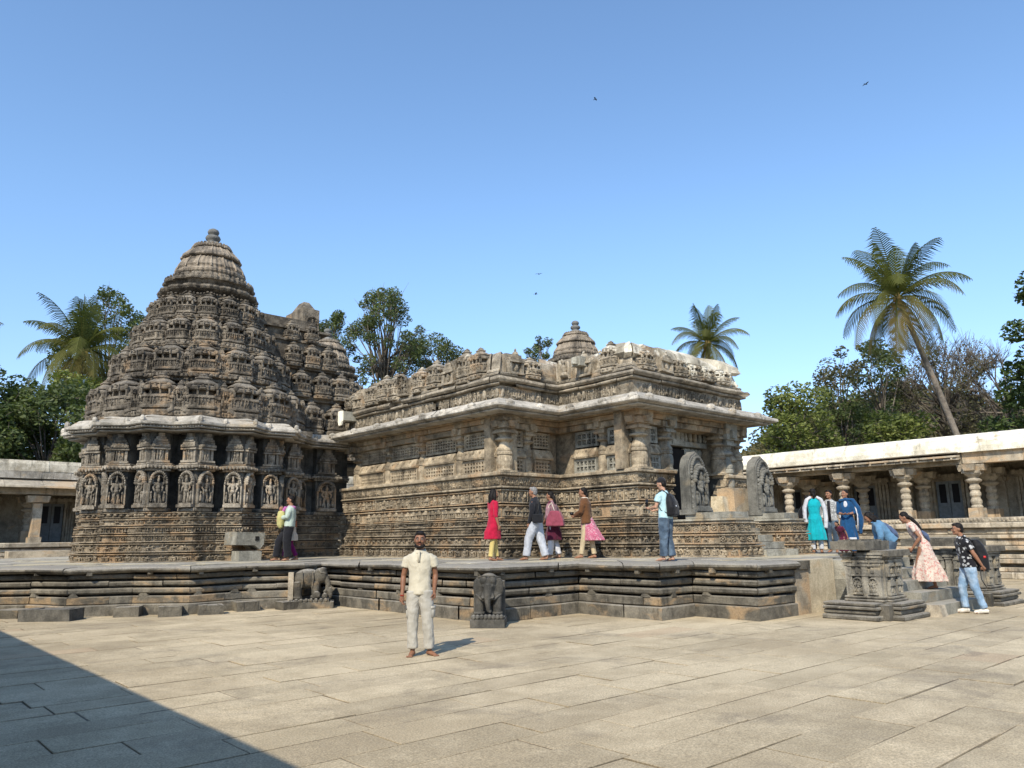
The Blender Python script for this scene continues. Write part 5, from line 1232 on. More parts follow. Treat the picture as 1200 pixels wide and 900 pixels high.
        for a in (-1, 1): s.hell(f, (a * .018, -.0545, .006), (.0038, .0015, .0038), 8, 6); f.tube([s.H((a * .008, -.0555, .017)), s.H((a * .02, -.0545, .020)), s.H((a * .031, -.047, .016))], .0028, 5)
        s.put(f, 'iris_and_brow', EYEB, s.b)
        f = MB(); s.hell(f, (0, -.0545, -.031), (.013, .004, .0042), 10, 6); s.put(f, 'mouth', LIP, s.b)
    def hand(s, m, W, d, sg, curl):
        side = Vector((0, -1, 0)) - d * d.dot(Vector((0, -1, 0)))
        if side.length < .3: side = Vector((sg * -1., 0, 0)) - d * d.dot(Vector((sg * -1., 0, 0)))
        side.normalize(); pal = d.cross(side) * sg; pal.normalize()
        if pal.x * sg > 0: pal = -pal
        m.tube([W, W + d * .022, W + d * .05], [.014, .021, .020], 10, flat=.62)
        for k, l in enumerate((.036, .040, .037, .029)):
            b = W + d * .050 + side * (.0155 - k * .0103); c = curl + .12 * k
            p1 = b + (d * cos(c) + pal * sin(c)) * l * .5; p2 = p1 + (d * cos(2 * c) + pal * sin(2 * c)) * l * .35; p3 = p2 + (d * cos(2.7 * c) + pal * sin(2.7 * c)) * l * .22
            m.tube([b - d * .012, p1, p2, p3], [.0062, .0056, .005, .0042], 7)
        b = W + d * .018 + side * .017; m.tube([b, b + (d * .6 + side * .6 + pal * .3).normalized() * .022, b + (d * .9 + side * .35 + pal * .5).normalized() * .042], [.0085, .0068, .0052], 7)
    # ---- garments
    def ring(s, x, y, z, rx, ry, n=28, rip=0., k=9, ph=0., lean=True, e=.85):
        out = []
        for i in range(n):
            a = 2 * pi * i / n; c, d = cos(a), sin(a); w = 1 + rip * cos(k * a + ph)
            v = Vector((x + math.copysign(abs(c) ** e, c) * rx * w, y + math.copysign(abs(d) ** e, d) * ry * w, z))
            out.append(tuple(s.rot @ v if lean else v))
        return out
    def shirt(s, mat, name='shirt', hem=.50, sl=.6, fit=1., folds=.02, collar=True, hemw=1.04):
        m = MB(); J = s.J
        lv = [(hem, .098 * hemw, .066 * hemw), (hem + .06, .096, .066), (.62, .092, .064), (.70, .098, .066), (.76, .104, .066), (.80, .094, .054), (.822, .062, .046), (.84, .038, .038)]
        m.loft([s.ring(0, .002, z, a * fit, b * fit) for z, a, b in lv])
        for a in 'LR':
            S_, E_, W_ = J['s' + a], J['e' + a], J['w' + a]
            if sl <= 1: pts = [S_ + Vector((-.03 if a == 'L' else .03, 0, -.02)), S_.lerp(E_, .4 * sl), S_.lerp(E_, sl)]; rr = [.036 * fit, .039 * fit, .040 * fit]
            else: pts = [S_ + Vector((-.03 if a == 'L' else .03, 0, -.02)), S_.lerp(E_, .5), E_, E_.lerp(W_, .5), E_.lerp(W_, min(.97, sl - 1))]; rr = [.036 * fit, .037 * fit, .032 * fit, .028 * fit, .025 * fit]
            m.tube(pts, rr, 14)
        o = s.put(m, name, mat, vox=s.vox * 1.1, sm=2, disp=folds)
        if collar:
            c = MB(); n = J['neck']; c.loft([[(n.x + cos(2 * pi * i / 20) * r_, n.y + sin(2 * pi * i / 20) * r_ * 1.05 - .004, n.z + dz + (.012 if sin(2 * pi * i / 20) > 0 else 0)) for i in range(20)] for r_, dz in ((.052, -.012), (.043, .012), (.039, .014), (.047, -.012))], caps=False)
            s.put(c, 'collar', mat, o, smooth=True)
        return o
    def trousers(s, mat, fit=1., cuff=.05, folds=.022, name='trousers', w=(.064, .054, .046, .042), top=.575):
        m = MB(); J = s.J
        m.ell((0, .004, .535), (.094 * fit, .068 * fit, .06), 18, 10); m.loft([s.ring(0, .002, z, .090 * fit, .064 * fit, lean=False) for z in (.52, .55, top)])
        for a in 'LR':
            Hp, K, A_ = J['h' + a], J['k' + a], J['a' + a]
            end = K.lerp(A_, 1 - cuff)
            m.tube([Hp, Hp.lerp(K, .5), K, K.lerp(end, .5), K.lerp(end, .85), end], [w[0] * fit, w[1] * fit * 1.02, w[2] * fit, w[3] * fit, w[3] * fit * .98, w[3] * fit], 16)
        return s.put(m, name, mat, vox=s.vox * 1.1, sm=2, disp=folds)
    def gown(s, mat, name='kurta', z0=.28, r0=(.13, .10), zt=.845, folds=.02, rip=.06, k=7, off=(0, 0), sl=0., waist=.083, solid=True):
        m = MB(); J = s.J
        rings = []
        for z, a, b, w, q in ((z0, r0[0], r0[1], rip, 1), (z0 + .10, r0[0] * .95, r0[1] * .95, rip * .9, .75), (.46, .108, .082, rip * .5, .4), (.53, .100, .074, .03, .1), (.60, waist, .06, .01, 0), (.66, .086, .062, 0, 0), (.73, .096, .070, 0, 0), (.78, .098, .062, 0, 0), (.81, .088, .052, 0, 0), (.83, .06, .045, 0, 0), (zt, .036, .036, 0, 0)):
            if z < z0 - .001: continue
            rings.append(s.ring(off[0] * q, off[1] * q, z, a, b, 56, w, k, z * 6, lean=z > .52, e=.95))
        m.loft(rings)
        if sl:
            for a in 'LR':
                S_, E_, W_ = J['s' + a], J['e' + a], J['w' + a]
                if sl <= 1: m.tube([S_ + (S_ - E_) * .02, S_.lerp(E_, .5 * sl), S_.lerp(E_, sl)], [.037, .034, .032], 12)
                else: m.tube([S_ + (S_ - E_) * .02, S_.lerp(E_, .5), E_, E_.lerp(W_, sl - 1)], [.038, .033, .028, .026], 12)
        return s.put(m, name, mat, vox=s.vox * 1.05, sm=1, disp=folds)
    def skirt(s, mat, name='skirt', z0=.2, z1=.6, r0=(.15, .12), off=(0, 0), k=9, rip=.08, folds=.02):
        m = MB(); rings = []
        for i in range(9):
            f = i / 8; z = z1 + (z0 - z1) * f; rings.append(s.ring(off[0] * f ** 1.5, off[1] * f ** 1.5, z, .084 + (r0[0] - .084) * f ** .8, .062 + (r0[1] - .062) * f ** .8, 72, rip * f, k, f * 1.2, lean=False, e=1.))
        m.loft(rings[::-1]); return s.put(m, name, mat, vox=s.vox, sm=1, disp=folds)
    def hair(s, style='short', mat=None):
        m = MB(); mat = mat or HAIR
        s.hell(m, (0, .011, .022), (.0475, .0515, .0515), 20, 14); s.hell(m, (0, .026, -.004), (.043, .034, .045), 16, 10)
        if style in ('short', 'quiff'): s.hell(m, (0, -.022, .052), (.034, .030, .018), 14, 8)
        if style == 'long':
            m.tube([s.H((0, .03, .02)), s.H((0, .05, -.04)), s.H((0, .048, -.12)), s.H((.0, .04, -.20))], [.045, .048, .046, .02], 14, flat=.7)
            for a in (-1, 1): m.tube([s.H((a * .036, 0, .02)), s.H((a * .05, .01, -.05)), s.H((a * .052, .01, -.14))], [.018, .022, .012], 10)
        if style == 'pony':
            m.tube([s.H((0, .05, .01)), s.H((.01, .075, -.05)), s.H((.005, .065, -.15)), s.H((0, .06, -.27))], [.016, .022, .020, .007], 12)
        if style == 'braid':
            pts = [s.H((0, .04 + .015 * (k < 3), -.01 - .027 * k)) for k in range(11)]
            m.tube(pts, [.018 * (1.25 if k % 2 else .85) for k in range(11)], 12)
        if style == 'lowbun': s.hell(m, (0, .055, -.045), (.026, .022, .045), 12, 8)
        if style == 'verylong':
            m.tube([s.H((0, .03, .01)), s.H((0, .065, -.05)), s.H((-.0, .085, -.15)), s.H((0, .08, -.26)), s.H((0, .07, -.36))], [.040, .038, .034, .028, .01], 14, flat=.6)
        return s.put(m, 'hair', mat, s.b, vox=.008, sm=1, disp=.012, tx=tex2)
    def shoes(s, mat):
        for a in 'LR':
            m = MB(); A_ = s.J['a' + a]; f = R(s.J['f' + a]); d = Vector((sin(f), -cos(f), 0))
            m.tube([A_ - d * .034 - Vector((0, 0, .026)), A_ - Vector((0, 0, .018)), A_ + d * .05 - Vector((0, 0, .028)), A_ + d * .10 - Vector((0, 0, .034)), A_ + d * .112 - Vector((0, 0, .036))], [.022, .028, .026, .020, .01], 12)
            s.put(m, 'shoe', mat, vox=.009, sm=2)
    def prop(s, m): m.v = [tuple(s.M @ Vector(v)) for v in m.v]; return m
def prop_thing(P, name, label, cat, at, m_list):
    w = P.M @ Vector(at); t = thing(name, label, cat, tuple(w), P.e.rotation_euler[2])
    for m, nm, mat, kw in m_list:
        m.v = [tuple(P.M @ Vector(v)) for v in m.v]; vox = kw.pop('vox', None); disp = kw.pop('disp', 0)
        o = m.build(nm, mat, t, smooth=True)
        if vox: remesh(o, vox, 3)
        if disp: displace(o, disp)
    return t

CREAM = cloth('cream_polo', (.66, .60, .46), col2=(1, 1, 1)); CARGO = cloth('cargo_cotton', (.52, .49, .42)); RED = cloth('crimson_cotton', (.52, .012, .05)); YEL = cloth('yellow_leggings', (.72, .56, .20))
BLK = cloth('black_cloth', (.016, .016, .02)); LGREY = cloth('light_trousers', (.56, .58, .62)); MAR = cloth('maroon_kurta', (.10, .012, .035)); WHITE = cloth('white_cotton', (.68, .68, .70)); MAUVE = cloth('mauve_sleeve', (.36, .20, .22))
BROWN = cloth('brown_wool', (.15, .065, .025)); PINK = cloth('pink_print', (.60, .15, .24), pat='speckle', col2=(.72, .42, .46)); LEGG = cloth('beige_leggings', (.60, .48, .30)); SKYB = cloth('pale_blue_tee', (.52, .76, .80)); DENIM = cloth('dark_denim', (.055, .085, .125), pat='faded', col2=(.14, .20, .27)); JEAN = cloth('pale_denim', (.26, .40, .56), pat='faded', col2=(.50, .62, .74))
TURQ = cloth('turquoise_cotton', (.005, .42, .48)); BLUE = cloth('blue_cotton', (.012, .075, .19)); FLOR = cloth('floral_print', (.78, .66, .55), pat='speckle', col2=(.66, .30, .26)); SPOT = cloth('black_floral_shirt', (.014, .014, .018), pat='spots', col2=(.55, .55, .54)); DJACK = cloth('denim_jacket', (.13, .27, .42)); STEEL = cloth('slate_blue_cloth', (.085, .12, .21)); OFFW = cloth('cream_dress', (.72, .62, .50)); PALEY = cloth('pale_yellow_cloth', (.62, .56, .22)); MINT = cloth('pale_green_shirt', (.52, .60, .50)); ORNG = cloth('orange_leather', (.42, .13, .05)); PLUM = cloth('plum_leggings', (.20, .01, .12)); PINKS = cloth('pink_scarf', (.55, .15, .40)); ROSE = cloth('rose_leather', (.34, .075, .11)); NYLON = cloth('black_nylon', (.012, .012, .014), rough=.6); CHECK = cloth('grey_check', (.30, .30, .29), pat='speckle', col2=(.70, .70, .68))
PHONE = plain('phone_case', (.01, .01, .012), .3); STRAP = plain('strap_black', (.015, .015, .015), .7); SHOEW = plain('shoe_pale', (.55, .50, .42), .7, .3); LOGO = plain('badge_red', (.5, .03, .03), .5)

# 1 -- man in the courtyard
p = Person('bearded young man in cream polo shirt and grey cargo trousers, barefoot on the paving', 6.26, 8.95, 0, -2, 1.66, SK1, vox=.0085, yaw=5,
           wR=(-.138, -.045, .475), eR=(-.140, .015, .63), eL=(.125, .035, .64), wL=(.118, .0, .50), aL=(.085, .0, .048), kL=(.07, -.012, .28), aR=(-.05, -.02, .048), fL=48, fR=-8)
sh = p.shirt(CREAM, 'polo_shirt', hem=.485, sl=.58, fit=.96, folds=.020)
m = MB(); n = p.J['neck']; m.box(-.009, .009, -.070, -.058, .745, .835, .5); p.put(m, 'button_placket', CREAM, sh)
tr = p.trousers(CARGO, fit=.97, cuff=.06, w=(.062, .054, .046, .042), folds=.024)
for sx, kk in ((-1, 'R'), (1, 'L')):
    m = MB(); K = p.J['k' + kk]; m.box(K.x + sx * .03 - .02, K.x + sx * .03 + .024, -.04, .045, .30, .385, .5, 0, 0, .05); m.box(K.x + sx * .03 - .024, K.x + sx * .03 + .028, -.044, .049, .37, .392, .5); p.put(m, 'cargo_pocket', CARGO, tr)
p.hair('quiff')
m = MB()
for k in range(17):
    a = pi * k / 16; m.ell(p.H((.036 * cos(a), -.018 - .030 * sin(a), -.045 - .012 * sin(a))), (.010, .010, .013), 8, 6)
m.tube([p.H((-.018, -.052, -.026)), p.H((0, -.060, -.021)), p.H((.018, -.052, -.026))], .0045, 6); m.ell(p.H((0, -.047, -.056)), (.016, .012, .010), 8, 6)
p.put(m, 'beard', HAIR, p.b, vox=.006, sm=1)
m = MB(); w = p.J['wR']; m.lathe(w.x, w.y - .002, [(.0165, w.z + .002), (.019, w.z + .005), (.0165, w.z + .009)], 14); p.put(m, 'wrist_thread', cloth('red_thread', (.4, .03, .02)), p.b)

# 2 -- woman in crimson
p = Person('woman in a crimson kurta and yellow leggings with loose dark hair, facing the temple wall', 11.32, 13.34, 1.045, 115, 1.60, SK2, wL=(.10, -.07, .50), eL=(.12, .0, .63), aL=(.04, -.07, .048), aR=(-.03, .06, .048), kL=(.05, -.04, .28), kR=(-.04, .03, .28), fL=0, fR=0)
p.gown(RED, z0=.30, r0=(.105, .12), sl=1.25, off=(0, .02), rip=.05); p.trousers(YEL, fit=.80, cuff=.05, name='leggings', folds=.01); p.hair('long')

# 3 -- man in black jacket
p = Person('grey-haired man in a black shirt and pale trousers walking left on the platform', 12.05, 12.72, 1.045, -112, 1.64, SK2, lean=3, wL=(.10, -.06, .50), eL=(.13, .0, .64), aL=(.05, -.13, .05), kL=(.05, -.09, .285), aR=(-.05, .12, .05), kR=(-.05, .05, .28), fL=0, fR=0)
p.shirt(BLK, 'black_shirt', hem=.53, sl=1.95, fit=1.06); p.trousers(LGREY, fit=1.08, w=(.064, .058, .052, .046)); p.hair('short', GREYH)
m = MB(); m.box(.07, .15, .0, .14, .50, .62); m2 = MB(); m2.tube([(.11, .07, .61), (.08, .075, .72), (.0, .06, .83), (-.07, .0, .84)], .008, 6)
prop_thing(p, 'shoulder_bag', 'black shoulder bag on the hip of the grey-haired man in black', 'bag', (.11, .07, .5), [(m, 'bag_body', NYLON, dict(vox=.015)), (m2, 'strap', STRAP, {})])

# 4 -- woman with the rose bag
p = Person('woman in mauve sleeves and dark maroon kurta with a ponytail, behind the grey-haired man', 13.30, 13.42, 1.045, -122, 1.62, SK2, lean=5, wL=(.08, -.10, .56), eL=(.13, -.01, .63), aL=(.04, -.05, .05), aR=(-.04, .06, .05), fL=0, fR=0)
p.gown(MAR, z0=.27, r0=(.115, .125), rip=.08, sl=0); p.shirt(MAUVE, 'blouse', hem=.58, sl=1.5, fit=1.05); p.trousers(WHITE, fit=.9, name='white_leggings', w=(.064, .056, .05, .048)); p.hair('pony')
m = MB(); m.loft([[(x, y, z) for x, y in ((-.17, -.11 * k + .13), (-.17, .11 * k + .13), (-.07, .13 * k + .13), (-.07, -.13 * k + .13))] for z, k in ((.47, 1.15), (.55, 1.1), (.64, .8), (.69, .5))])
m.v = [(x + .28, y, z) for x, y, z in m.v]
m2 = MB(); m2.tube([(.13, .10, .68), (.13, .07, .76), (.10, .03, .82), (.13, .0, .76), (.14, -.0, .68)], .007, 6)
prop_thing(p, 'tote_bag', 'rose-red tote bag hanging from the shoulder of the woman in maroon', 'bag', (.12, .1, .5), [(m, 'bag_body', ROSE, dict(vox=.014, disp=.02)), (m2, 'handle', OFFW, {})])

# 5 -- woman in brown jacket
p = Person('woman in a brown jacket with a pink skirt blowing behind her, holding a camera', 13.62, 12.62, 1.045, -108, 1.68, SK2, lean=4, eL=(.12, -.04, .65), wL=(.05, -.15, .60), eR=(-.12, -.03, .65), wR=(-.04, -.15, .60), aL=(.05, -.08, .05), aR=(-.04, .09, .05), kR=(-.045, .05, .28), kL=(.05, -.04, .28), fL=0, fR=0)
p.skirt(PINK, z0=.25, z1=.6, r0=(.11, .15), off=(0, .10), k=7); p.shirt(BROWN, 'jacket', hem=.485, sl=1.93, fit=1.16, hemw=1.12, folds=.025); p.trousers(LEGG, fit=.82, name='leggings', folds=.01); p.hair('lowbun')
m = MB(); n = p.J['neck']; m.lathe(n.x, n.y, [(.05, n.z - .02), (.054, n.z), (.046, n.z + .02)], 18); p.put(m, 'collar_scarf', OFFW, p.e)
m = MB(); m.box(-.03, .03, -.225, -.19, .60, .645); m.lathe(0, -.225, [(.014, .61), (.014, .635)], 10)
prop_thing(p, 'camera', 'small black camera held up by the woman in the brown jacket', 'camera', (0, -.2, .6), [(m, 'camera_body', PHONE, {})])

# 6 -- man with phone
p = Person('man in black cap, pale blue T-shirt and dark jeans looking at his phone', 12.72, 9.62, 1.05, -128, 1.66, SK3, lean=3, nod=14, eL=(.13, -.05, .645), wL=(.06, -.17, .64), eR=(-.13, -.02, .645), wR=(-.07, -.15, .62), aL=(.045, -.03, .05), aR=(-.05, .04, .05), fL=0, fR=-10)
p.shirt(SKYB, 't_shirt', hem=.50, sl=.62, fit=1.05, collar=False); p.trousers(DENIM, fit=1.05, w=(.064, .056, .05, .044), folds=.03); p.hair('short')
m = MB(); p.hell(m, (0, .010, .034), (.050, .056, .048), 18, 12); m.tube([p.H((0, -.03, .040)), p.H((0, -.085, .030))], [.036, .030], 14, flat=.12); p.put(m, 'cap', BLK, p.b, vox=.007, sm=2)
m = MB(); m.loft([p.ring(0, y0, z, a, b, 20, lean=True, e=.7) for z, y0, a, b in ((.52, .09, .06, .03), (.54, .10, .095, .055), (.62, .11, .10, .06), (.70, .10, .09, .055), (.77, .085, .06, .035), (.80, .07, .03, .02))])
m2 = MB()
for a in (-1, 1): m2.tube([tuple(p.rot @ Vector(q)) for q in ((a * .03, .07, .80), (a * .06, .02, .85), (a * .075, -.055, .80), (a * .085, -.06, .70), (a * .095, .0, .60), (a * .07, .07, .56))], .011, 8, flat=.6)
m3 = MB(); m3.ell(tuple(p.rot @ Vector((.03, .172, .64))), (.016, .004, .012), 8, 6)
prop_thing(p, 'sling_backpack', 'black teardrop backpack worn by the man in the cap', 'backpack', (0, .1, .55), [(m, 'pack', NYLON, dict(vox=.013, disp=.01)), (m2, 'strap', STRAP, {}), (m3, 'badge', LGREY, {})])
m = MB(); m.box(.01, .055, -.232, -.225, .655, .745, .5, 0, R(-10))
prop_thing(p, 'mobile_phone', 'black mobile phone held up in front of the man in the cap', 'phone', (.03, -.23, .65), [(m, 'phone_body', PHONE, {})])

# 7 -- man with a child / bundle, 8 -- woman behind him
p = Person('moustached man in a pale green shirt and pink scarf carrying a wrapped child', 9.05, 18.8, 1.04, -82, 1.66, SK2, lean=-2, eL=(.13, -.03, .66), wL=(.03, -.15, .65), eR=(-.13, -.02, .65), wR=(-.02, -.15, .60), aL=(.05, .0, .05), kL=(.06, -.02, .29), aR=(-.06, -.19, .05), kR=(-.055, -.16, .29), fL=5, fR=-5)
p.shirt(MINT, 'shirt', hem=.52, sl=1.9, fit=1.16, collar=False); p.trousers(BLK, fit=1.08, w=(.068, .062, .055, .05)); p.hair('short')
m = MB(); m.tube([p.H((-.02, -.054, -.026)), p.H((0, -.060, -.022)), p.H((.02, -.054, -.026))], .005, 6); p.put(m, 'moustache', HAIR, p.b)
m = MB(); n = p.J['neck']; m.loft([[(n.x + cos(2 * pi * i / 20) * a, n.y + sin(2 * pi * i / 20) * a, n.z + z) for i in range(20)] for a, z in ((.075, -.04), (.07, -.01), (.05, .012), (.045, -.01))]); m.tube([(.03, -.06, .82), (.03, -.095, .76), (.02, -.09, .70)], [.024, .026, .012], 8); p.put(m, 'scarf', PINKS, p.e, vox=.012, disp=.015)
m = MB(); m.tube([(.02, -.125, .75), (.04, -.13, .66), (.02, -.135, .55), (.03, -.12, .50)], [.05, .06, .055, .03], 14); m4 = MB(); m4.ell((.02, -.13, .79), (.035, .035, .04), 12, 8)
prop_thing(p, 'wrapped_child', 'small child wrapped in pale yellow cloth held against the man with the pink scarf', 'child', (.02, -.13, .6), [(m, 'wrap', PALEY, dict(vox=.013, disp=.02)), (m4, 'head', SK2, {})])
p = Person('woman mostly hidden behind the man with the pink scarf, her plum leggings showing', 9.30, 19.2, 1.04, -80, 1.54, SK2, aL=(.05, -.10, .05), kL=(.05, -.07, .28), aR=(-.05, .10, .05), fL=0, fR=0, wL=(.10, -.12, .60), eL=(.13, -.02, .65))
p.gown(OFFW, z0=.33, r0=(.11, .11), sl=1.3); p.trousers(PLUM, fit=.85, name='leggings', cuff=.12); p.hair('lowbun')
m = MB(); m.box(.09, .17, -.15, .10, .56, .66); prop_thing(p, 'handbag', 'tan orange handbag tucked under an arm behind the man with the pink scarf', 'bag', (.12, 0, .56), [(m, 'bag_body', ORNG, dict(vox=.016, disp=.02))])

# 9..11 -- group by the steps
p = Person('woman seen from behind in a turquoise dress and white shawl, black braid down her back', 19.75, 10.05, 1.045, 172, 1.70, SK2, eL=(.145, .02, .64), eR=(-.145, .02, .64), wL=(.15, -.02, .49), wR=(-.15, -.02, .49), aL=(.06, 0, .05), aR=(-.06, 0, .05), fL=20, fR=-20)
p.gown(TURQ, 'dress', z0=.20, r0=(.15, .12), sl=.5, rip=.07, k=11); p.trousers(WHITE, fit=.85, name='leggings'); p.hair('braid')
m = MB()
for a in (-1, 1): m.tube([(a * .04, .03, .86), (a * .105, .03, .82), (a * .15, .03, .68), (a * .155, .04, .52), (a * .14, .05, .42 + .04 * a)], [.03, .042, .044, .042, .036], 12, flat=.7)
m.tube([(-.10, -.03, .80), (0, -.06, .79), (.10, -.03, .80)], .02, 8); p.put(m, 'shawl', WHITE, p.e, vox=.013, disp=.02)
p = Person('young man in a white patterned overshirt and dark jeans, talking beside the turquoise dress', 20.55, 10.0, 1.045, -35, 1.68, SK2, yaw=-20, eR=(-.125, .0, .64), wR=(-.12, -.06, .50), eL=(.135, .0, .64), wL=(.17, -.06, .50), aL=(.05, 0, .05), aR=(-.05, .03, .05))
p.shirt(CHECK, 'overshirt', hem=.50, sl=1.75, fit=1.1); m = MB(); m.box(-.022, .022, -.080, -.062, .50, .82); p.put(m, 'dark_tee', BLK, p.e); p.trousers(DENIM, fit=1.0); p.hair('quiff')
p = Person('woman in a deep blue and white suit with a blue shawl over one arm', 18.55, 8.62, 1.04, -30, 1.56, SK2, yaw=-35, eL=(.12, -.02, .64), wL=(.05, -.11, .62), eR=(-.12, -.02, .64), wR=(-.05, -.11, .62))
p.gown(BLUE, 'kurta', z0=.20, r0=(.135, .115), sl=1.4, rip=.09, k=9); p.trousers(BLUE, fit=.95, name='trousers'); p.hair('lowbun')
m = MB(); m.ell((0, -.062, .765), (.030, .014, .055), 12, 8); m.box(-.11, .12, -.118, -.095, .235, .262); p.put(m, 'white_yoke', WHITE, p.e, vox=.008, disp=.01)
m = MB(); m.tube([(-.09, -.05, .82), (-.0, -.02, .845), (.10, .0, .83), (.165, .0, .70), (.19, .0, .52), (.17, -.0, .32)], [.03, .035, .05, .065, .07, .03], 14, flat=.6); p.put(m, 'shawl', BLUE, p.e, vox=.013, disp=.03)
m = MB(); m.tube([(.13, -.045, .78), (.16, -.055, .60), (.14, -.05, .36)], .012, 6, flat=.5); p.put(m, 'white_border', WHITE, p.e)
p = Person('person in black with a dark backpack, mostly hidden left of the turquoise dress', 20.75, 10.75, 1.045, 160, 1.58, SK1, aL=(.05, 0, .05))
p.shirt(BLK, 'black_top', hem=.5, sl=1.9, fit=1.05); p.trousers(BLK); p.hair('short')
# 12, 13 -- two women on the stair
p = Person('woman in a faded denim jacket with loose dark hair, bending forward on the platform stair', 16.5, 6.8, .6, -100, 1.52, SK2, lean=38, nod=25, eL=(.12, -.10, .66), wL=(.08, -.20, .58), eR=(-.12, -.08, .66), wR=(-.07, -.18, .58), aL=(.05, -.05, .05), kL=(.05, -.07, .28), aR=(-.05, .08, .05))
p.shirt(DJACK, 'denim_jacket', hem=.50, sl=1.9, fit=1.12, folds=.03); p.trousers(DENIM); p.hair('long')
m = MB(); m.tube([tuple(p.rot @ Vector(q)) for q in ((.0, .06, .78), (.02, .085, .66), (.03, .09, .56), (.02, .08, .50))], [.03, .06, .065, .03], 12, flat=.6); p.put(m, 'tied_jacket', STEEL, p.e, vox=.014, disp=.03)
p = Person('woman in a long cream and coral floral dress with very long black hair', 17.15, 6.42, .40, -118, 1.66, SK2, lean=26, nod=14, aL=(.05, -.10, .13), kL=(.05, -.08, .34), aR=(-.05, .08, .05), kR=(-.05, .03, .28), wL=(.10, -.12, .56), fL=0, fR=0, hL=(.05, -.02, .51))
p.gown(FLOR, 'floral_dress', z0=.10, r0=(.13, .19), sl=.5, rip=.07, k=9, off=(0, .03)); p.hair('verylong')
m = MB(); m.tube([tuple(p.rot @ Vector(q)) for q in ((.02, .075, .70), (.02, .09, .62), (.03, .09, .55))], [.02, .055, .02], 10, flat=.6); prop_thing(p, 'small_backpack', 'slate blue small backpack on the back of the woman in the floral dress', 'backpack', (0, .1, .6), [(m, 'pack', STEEL, dict(vox=.014))])
# 14 -- man with the big backpack
p = Person('man in black floral shirt and pale jeans carrying a big black backpack', 16.9, 5.55, 0, -105, 1.74, SK2, lean=7, eL=(.125, .05, .65), wL=(.10, .11, .51), eR=(-.12, .03, .64), wR=(-.11, .02, .49), aL=(.05, .10, .05), kL=(.05, .03, .285), aR=(-.05, -.06, .05), kR=(-.055, -.07, .28), fL=0, fR=0)
p.shirt(SPOT, 'floral_shirt', hem=.50, sl=.72, fit=1.1, folds=.025); p.trousers(JEAN, fit=.98, w=(.062, .052, .044, .036), folds=.03); p.hair('quiff'); p.shoes(SHOEW)
m = MB(); m.loft([p.ring(.0, y0, z, a, b, 20, lean=True, e=.6) for z, y0, a, b in ((.44, .13, .07, .04), (.46, .14, .088, .06), (.60, .15, .092, .068), (.72, .14, .085, .06), (.79, .12, .06, .035))])
m2 = MB()
for a in (-1, 1): m2.tube([tuple(p.rot @ Vector(q)) for q in ((a * .06, .09, .78), (a * .075, .0, .845), (a * .085, -.06, .78), (a * .10, -.02, .66), (a * .09, .08, .54))], .010, 8, flat=.6)
m2.tube([tuple(p.rot @ Vector(q)) for q in ((.09, .09, .50), (.10, .07, .36), (.09, .10, .28))], .005, 5)
m3 = MB(); m3.box(.092, .098, .14, .165, .60, .625)
prop_thing(p, 'travel_backpack', 'big black backpack with a red badge on the man in the floral shirt', 'backpack', (0, .15, .5), [(m, 'pack', NYLON, dict(vox=.013, disp=.012)), (m2, 'strap', STRAP, {}), (m3, 'badge', LOGO, {})])
# child crouching behind the little shrine: only dark ponytail and maroon top show
p = Person('crouching girl with a dark ponytail and maroon top behind the nearer little shrine', 18.1, 8.55, 1.04, -60, .86, SK2, lean=35, kL=(.06, -.12, .25), kR=(-.06, -.12, .25), pel=(0, 0, .53))
p.gown(MAR, 'dress', z0=.12, r0=(.13, .12), sl=.6); p.hair('pony')

# birds, gliding dark specks
def bird(x, y, z, rz, label):
    b = thing('bird', label, 'bird', (x, y, z), rz, 'birds in the sky'); m = MB()
    m.ell((0, 0, 0), (.07, .22, .07), 8, 6); m.ell((0, -.22, .02), (.045, .06, .045), 8, 6); m.add([(-.05, .18, 0), (.05, .18, 0), (.09, .38, 0), (-.09, .38, 0)], [(0, 1, 2, 3)])
    m.v = [(x + .5 * (a * cos(rz) - c * sin(rz)), y + .5 * (a * sin(rz) + c * cos(rz)), z + .5 * d) for a, c, d in m.v]; m.build('body', M_bird, b)
    for s in (-1, 1):
        w = MB(); vs = [(s * .05, -.1, .02), (s * .35, -.16, .14), (s * .68, .02, .06), (s * .35, .08, .12), (s * .05, .12, .02)]
        w.add([(x + .5 * (a * cos(rz) - c * sin(rz)), y + .5 * (a * sin(rz) + c * cos(rz)), z + .5 * d) for a, c, d in vs], [(0, 1, 2, 3, 4)]); w.build('wing', M_bird, b, fix=False)
M_bird = plain('dark_feathers', (.02, .018, .016), .7)
bird(45.3, 39.4, 38.4, .4, 'tiny dark bird high in the middle of the sky'); bird(56.1, 21.3, 35.5, 1.2, 'tiny dark bird high in the sky above the leaning palm')
bird(41.7, 43.1, 22.8, 2.2, 'upper of the two dark birds over the ruined roof'); bird(41.5, 43.3, 21.1, .9, 'lower of the two dark birds over the ruined roof')

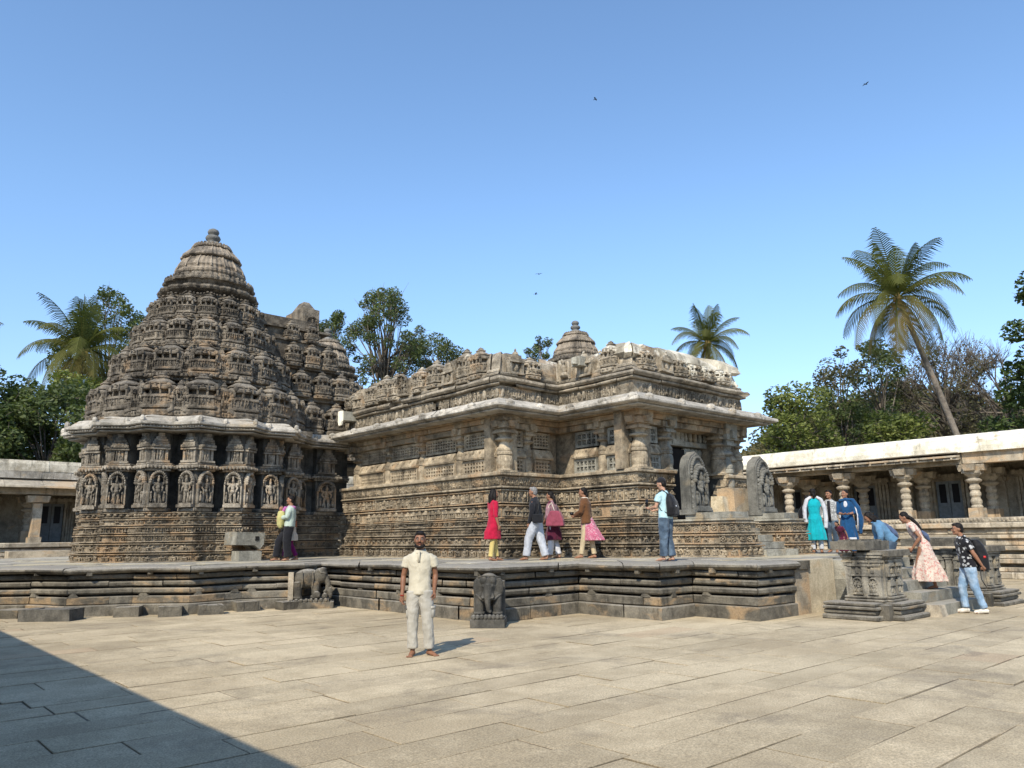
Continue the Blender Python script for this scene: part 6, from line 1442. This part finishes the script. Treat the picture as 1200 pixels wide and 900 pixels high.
# ================================================================== LIGHT, SKY, CAMERA
el = R(41.5); sd = Vector((-.871, -.49, 0)).normalized()
sun = bpy.data.lights.new('sun', 'SUN'); sun.energy = 5.5; sun.angle = R(.53); sun.color = (1., .92, .78)
so = bpy.data.objects.new('sun', sun); C.objects.link(so)
dv = Vector((-sd.x * cos(el), -sd.y * cos(el), -sin(el))); so.rotation_euler = dv.to_track_quat('-Z', 'Y').to_euler(); so.location = (-40, -20, 40)
w = bpy.data.worlds.new('World'); SC.world = w; w.use_nodes = True; nt = w.node_tree; nt.nodes.clear()
sky = nt.nodes.new('ShaderNodeTexSky'); sky.sky_type = 'NISHITA'; sky.sun_disc = False; sky.sun_elevation = el; sky.sun_rotation = atan2(sd.x, sd.y)
sky.air_density = 1.0; sky.dust_density = .35; sky.ozone_density = 1.6; sky.altitude = 0
bg = nt.nodes.new('ShaderNodeBackground'); bg.inputs[1].default_value = .25; ou = nt.nodes.new('ShaderNodeOutputWorld'); tn = nt.nodes.new('ShaderNodeMix'); tn.data_type = 'RGBA'; tn.blend_type = 'MULTIPLY'; tn.inputs[0].default_value = 1; tn.inputs[7].default_value = (.84, .96, 1.03, 1); nt.links.new(sky.outputs[0], tn.inputs[6]); tcn = nt.nodes.new('ShaderNodeTexCoord'); sx = nt.nodes.new('ShaderNodeSeparateXYZ'); nt.links.new(tcn.outputs['Generated'], sx.inputs[0])
mr = nt.nodes.new('ShaderNodeMapRange'); mr.interpolation_type = 'SMOOTHSTEP'; nt.links.new(sx.outputs[2], mr.inputs[0]); mr.inputs[1].default_value = 0; mr.inputs[2].default_value = .42
hz0 = nt.nodes.new('ShaderNodeMix'); hz0.data_type = 'RGBA'; nt.links.new(mr.outputs[0], hz0.inputs[0]); hz0.inputs[6].default_value = (.80, .74, .84, 1); hz0.inputs[7].default_value = (1, 1, 1, 1)
tm = nt.nodes.new('ShaderNodeMix'); tm.data_type = 'RGBA'; tm.blend_type = 'MULTIPLY'; tm.inputs[0].default_value = 1; nt.links.new(tn.outputs[2], tm.inputs[6]); nt.links.new(hz0.outputs[2], tm.inputs[7])
nt.links.new(tm.outputs[2], bg.inputs[0]); nt.links.new(bg.outputs[0], ou.inputs[0])
cam = bpy.data.cameras.new('camera'); co = bpy.data.objects.new('camera', cam); C.objects.link(co); SC.camera = co
cam.sensor_width = 36; cam.lens = 895 / 1200 * 36; cam.clip_end = 3000; cam.clip_start = .05
co.matrix_world = Matrix.Translation((0, 0, 1.55)) @ Matrix.Rotation(-TH, 4, 'Z') @ Matrix.Rotation(pi / 2 + math.atan(180 / 895), 4, 'X') @ Matrix.Rotation(-.013, 4, 'Z')
SC.view_settings.view_transform = 'Standard'; SC.view_settings.look = 'None'; SC.view_settings.exposure = 0
SC.render.resolution_x = 1024; SC.render.resolution_y = 768
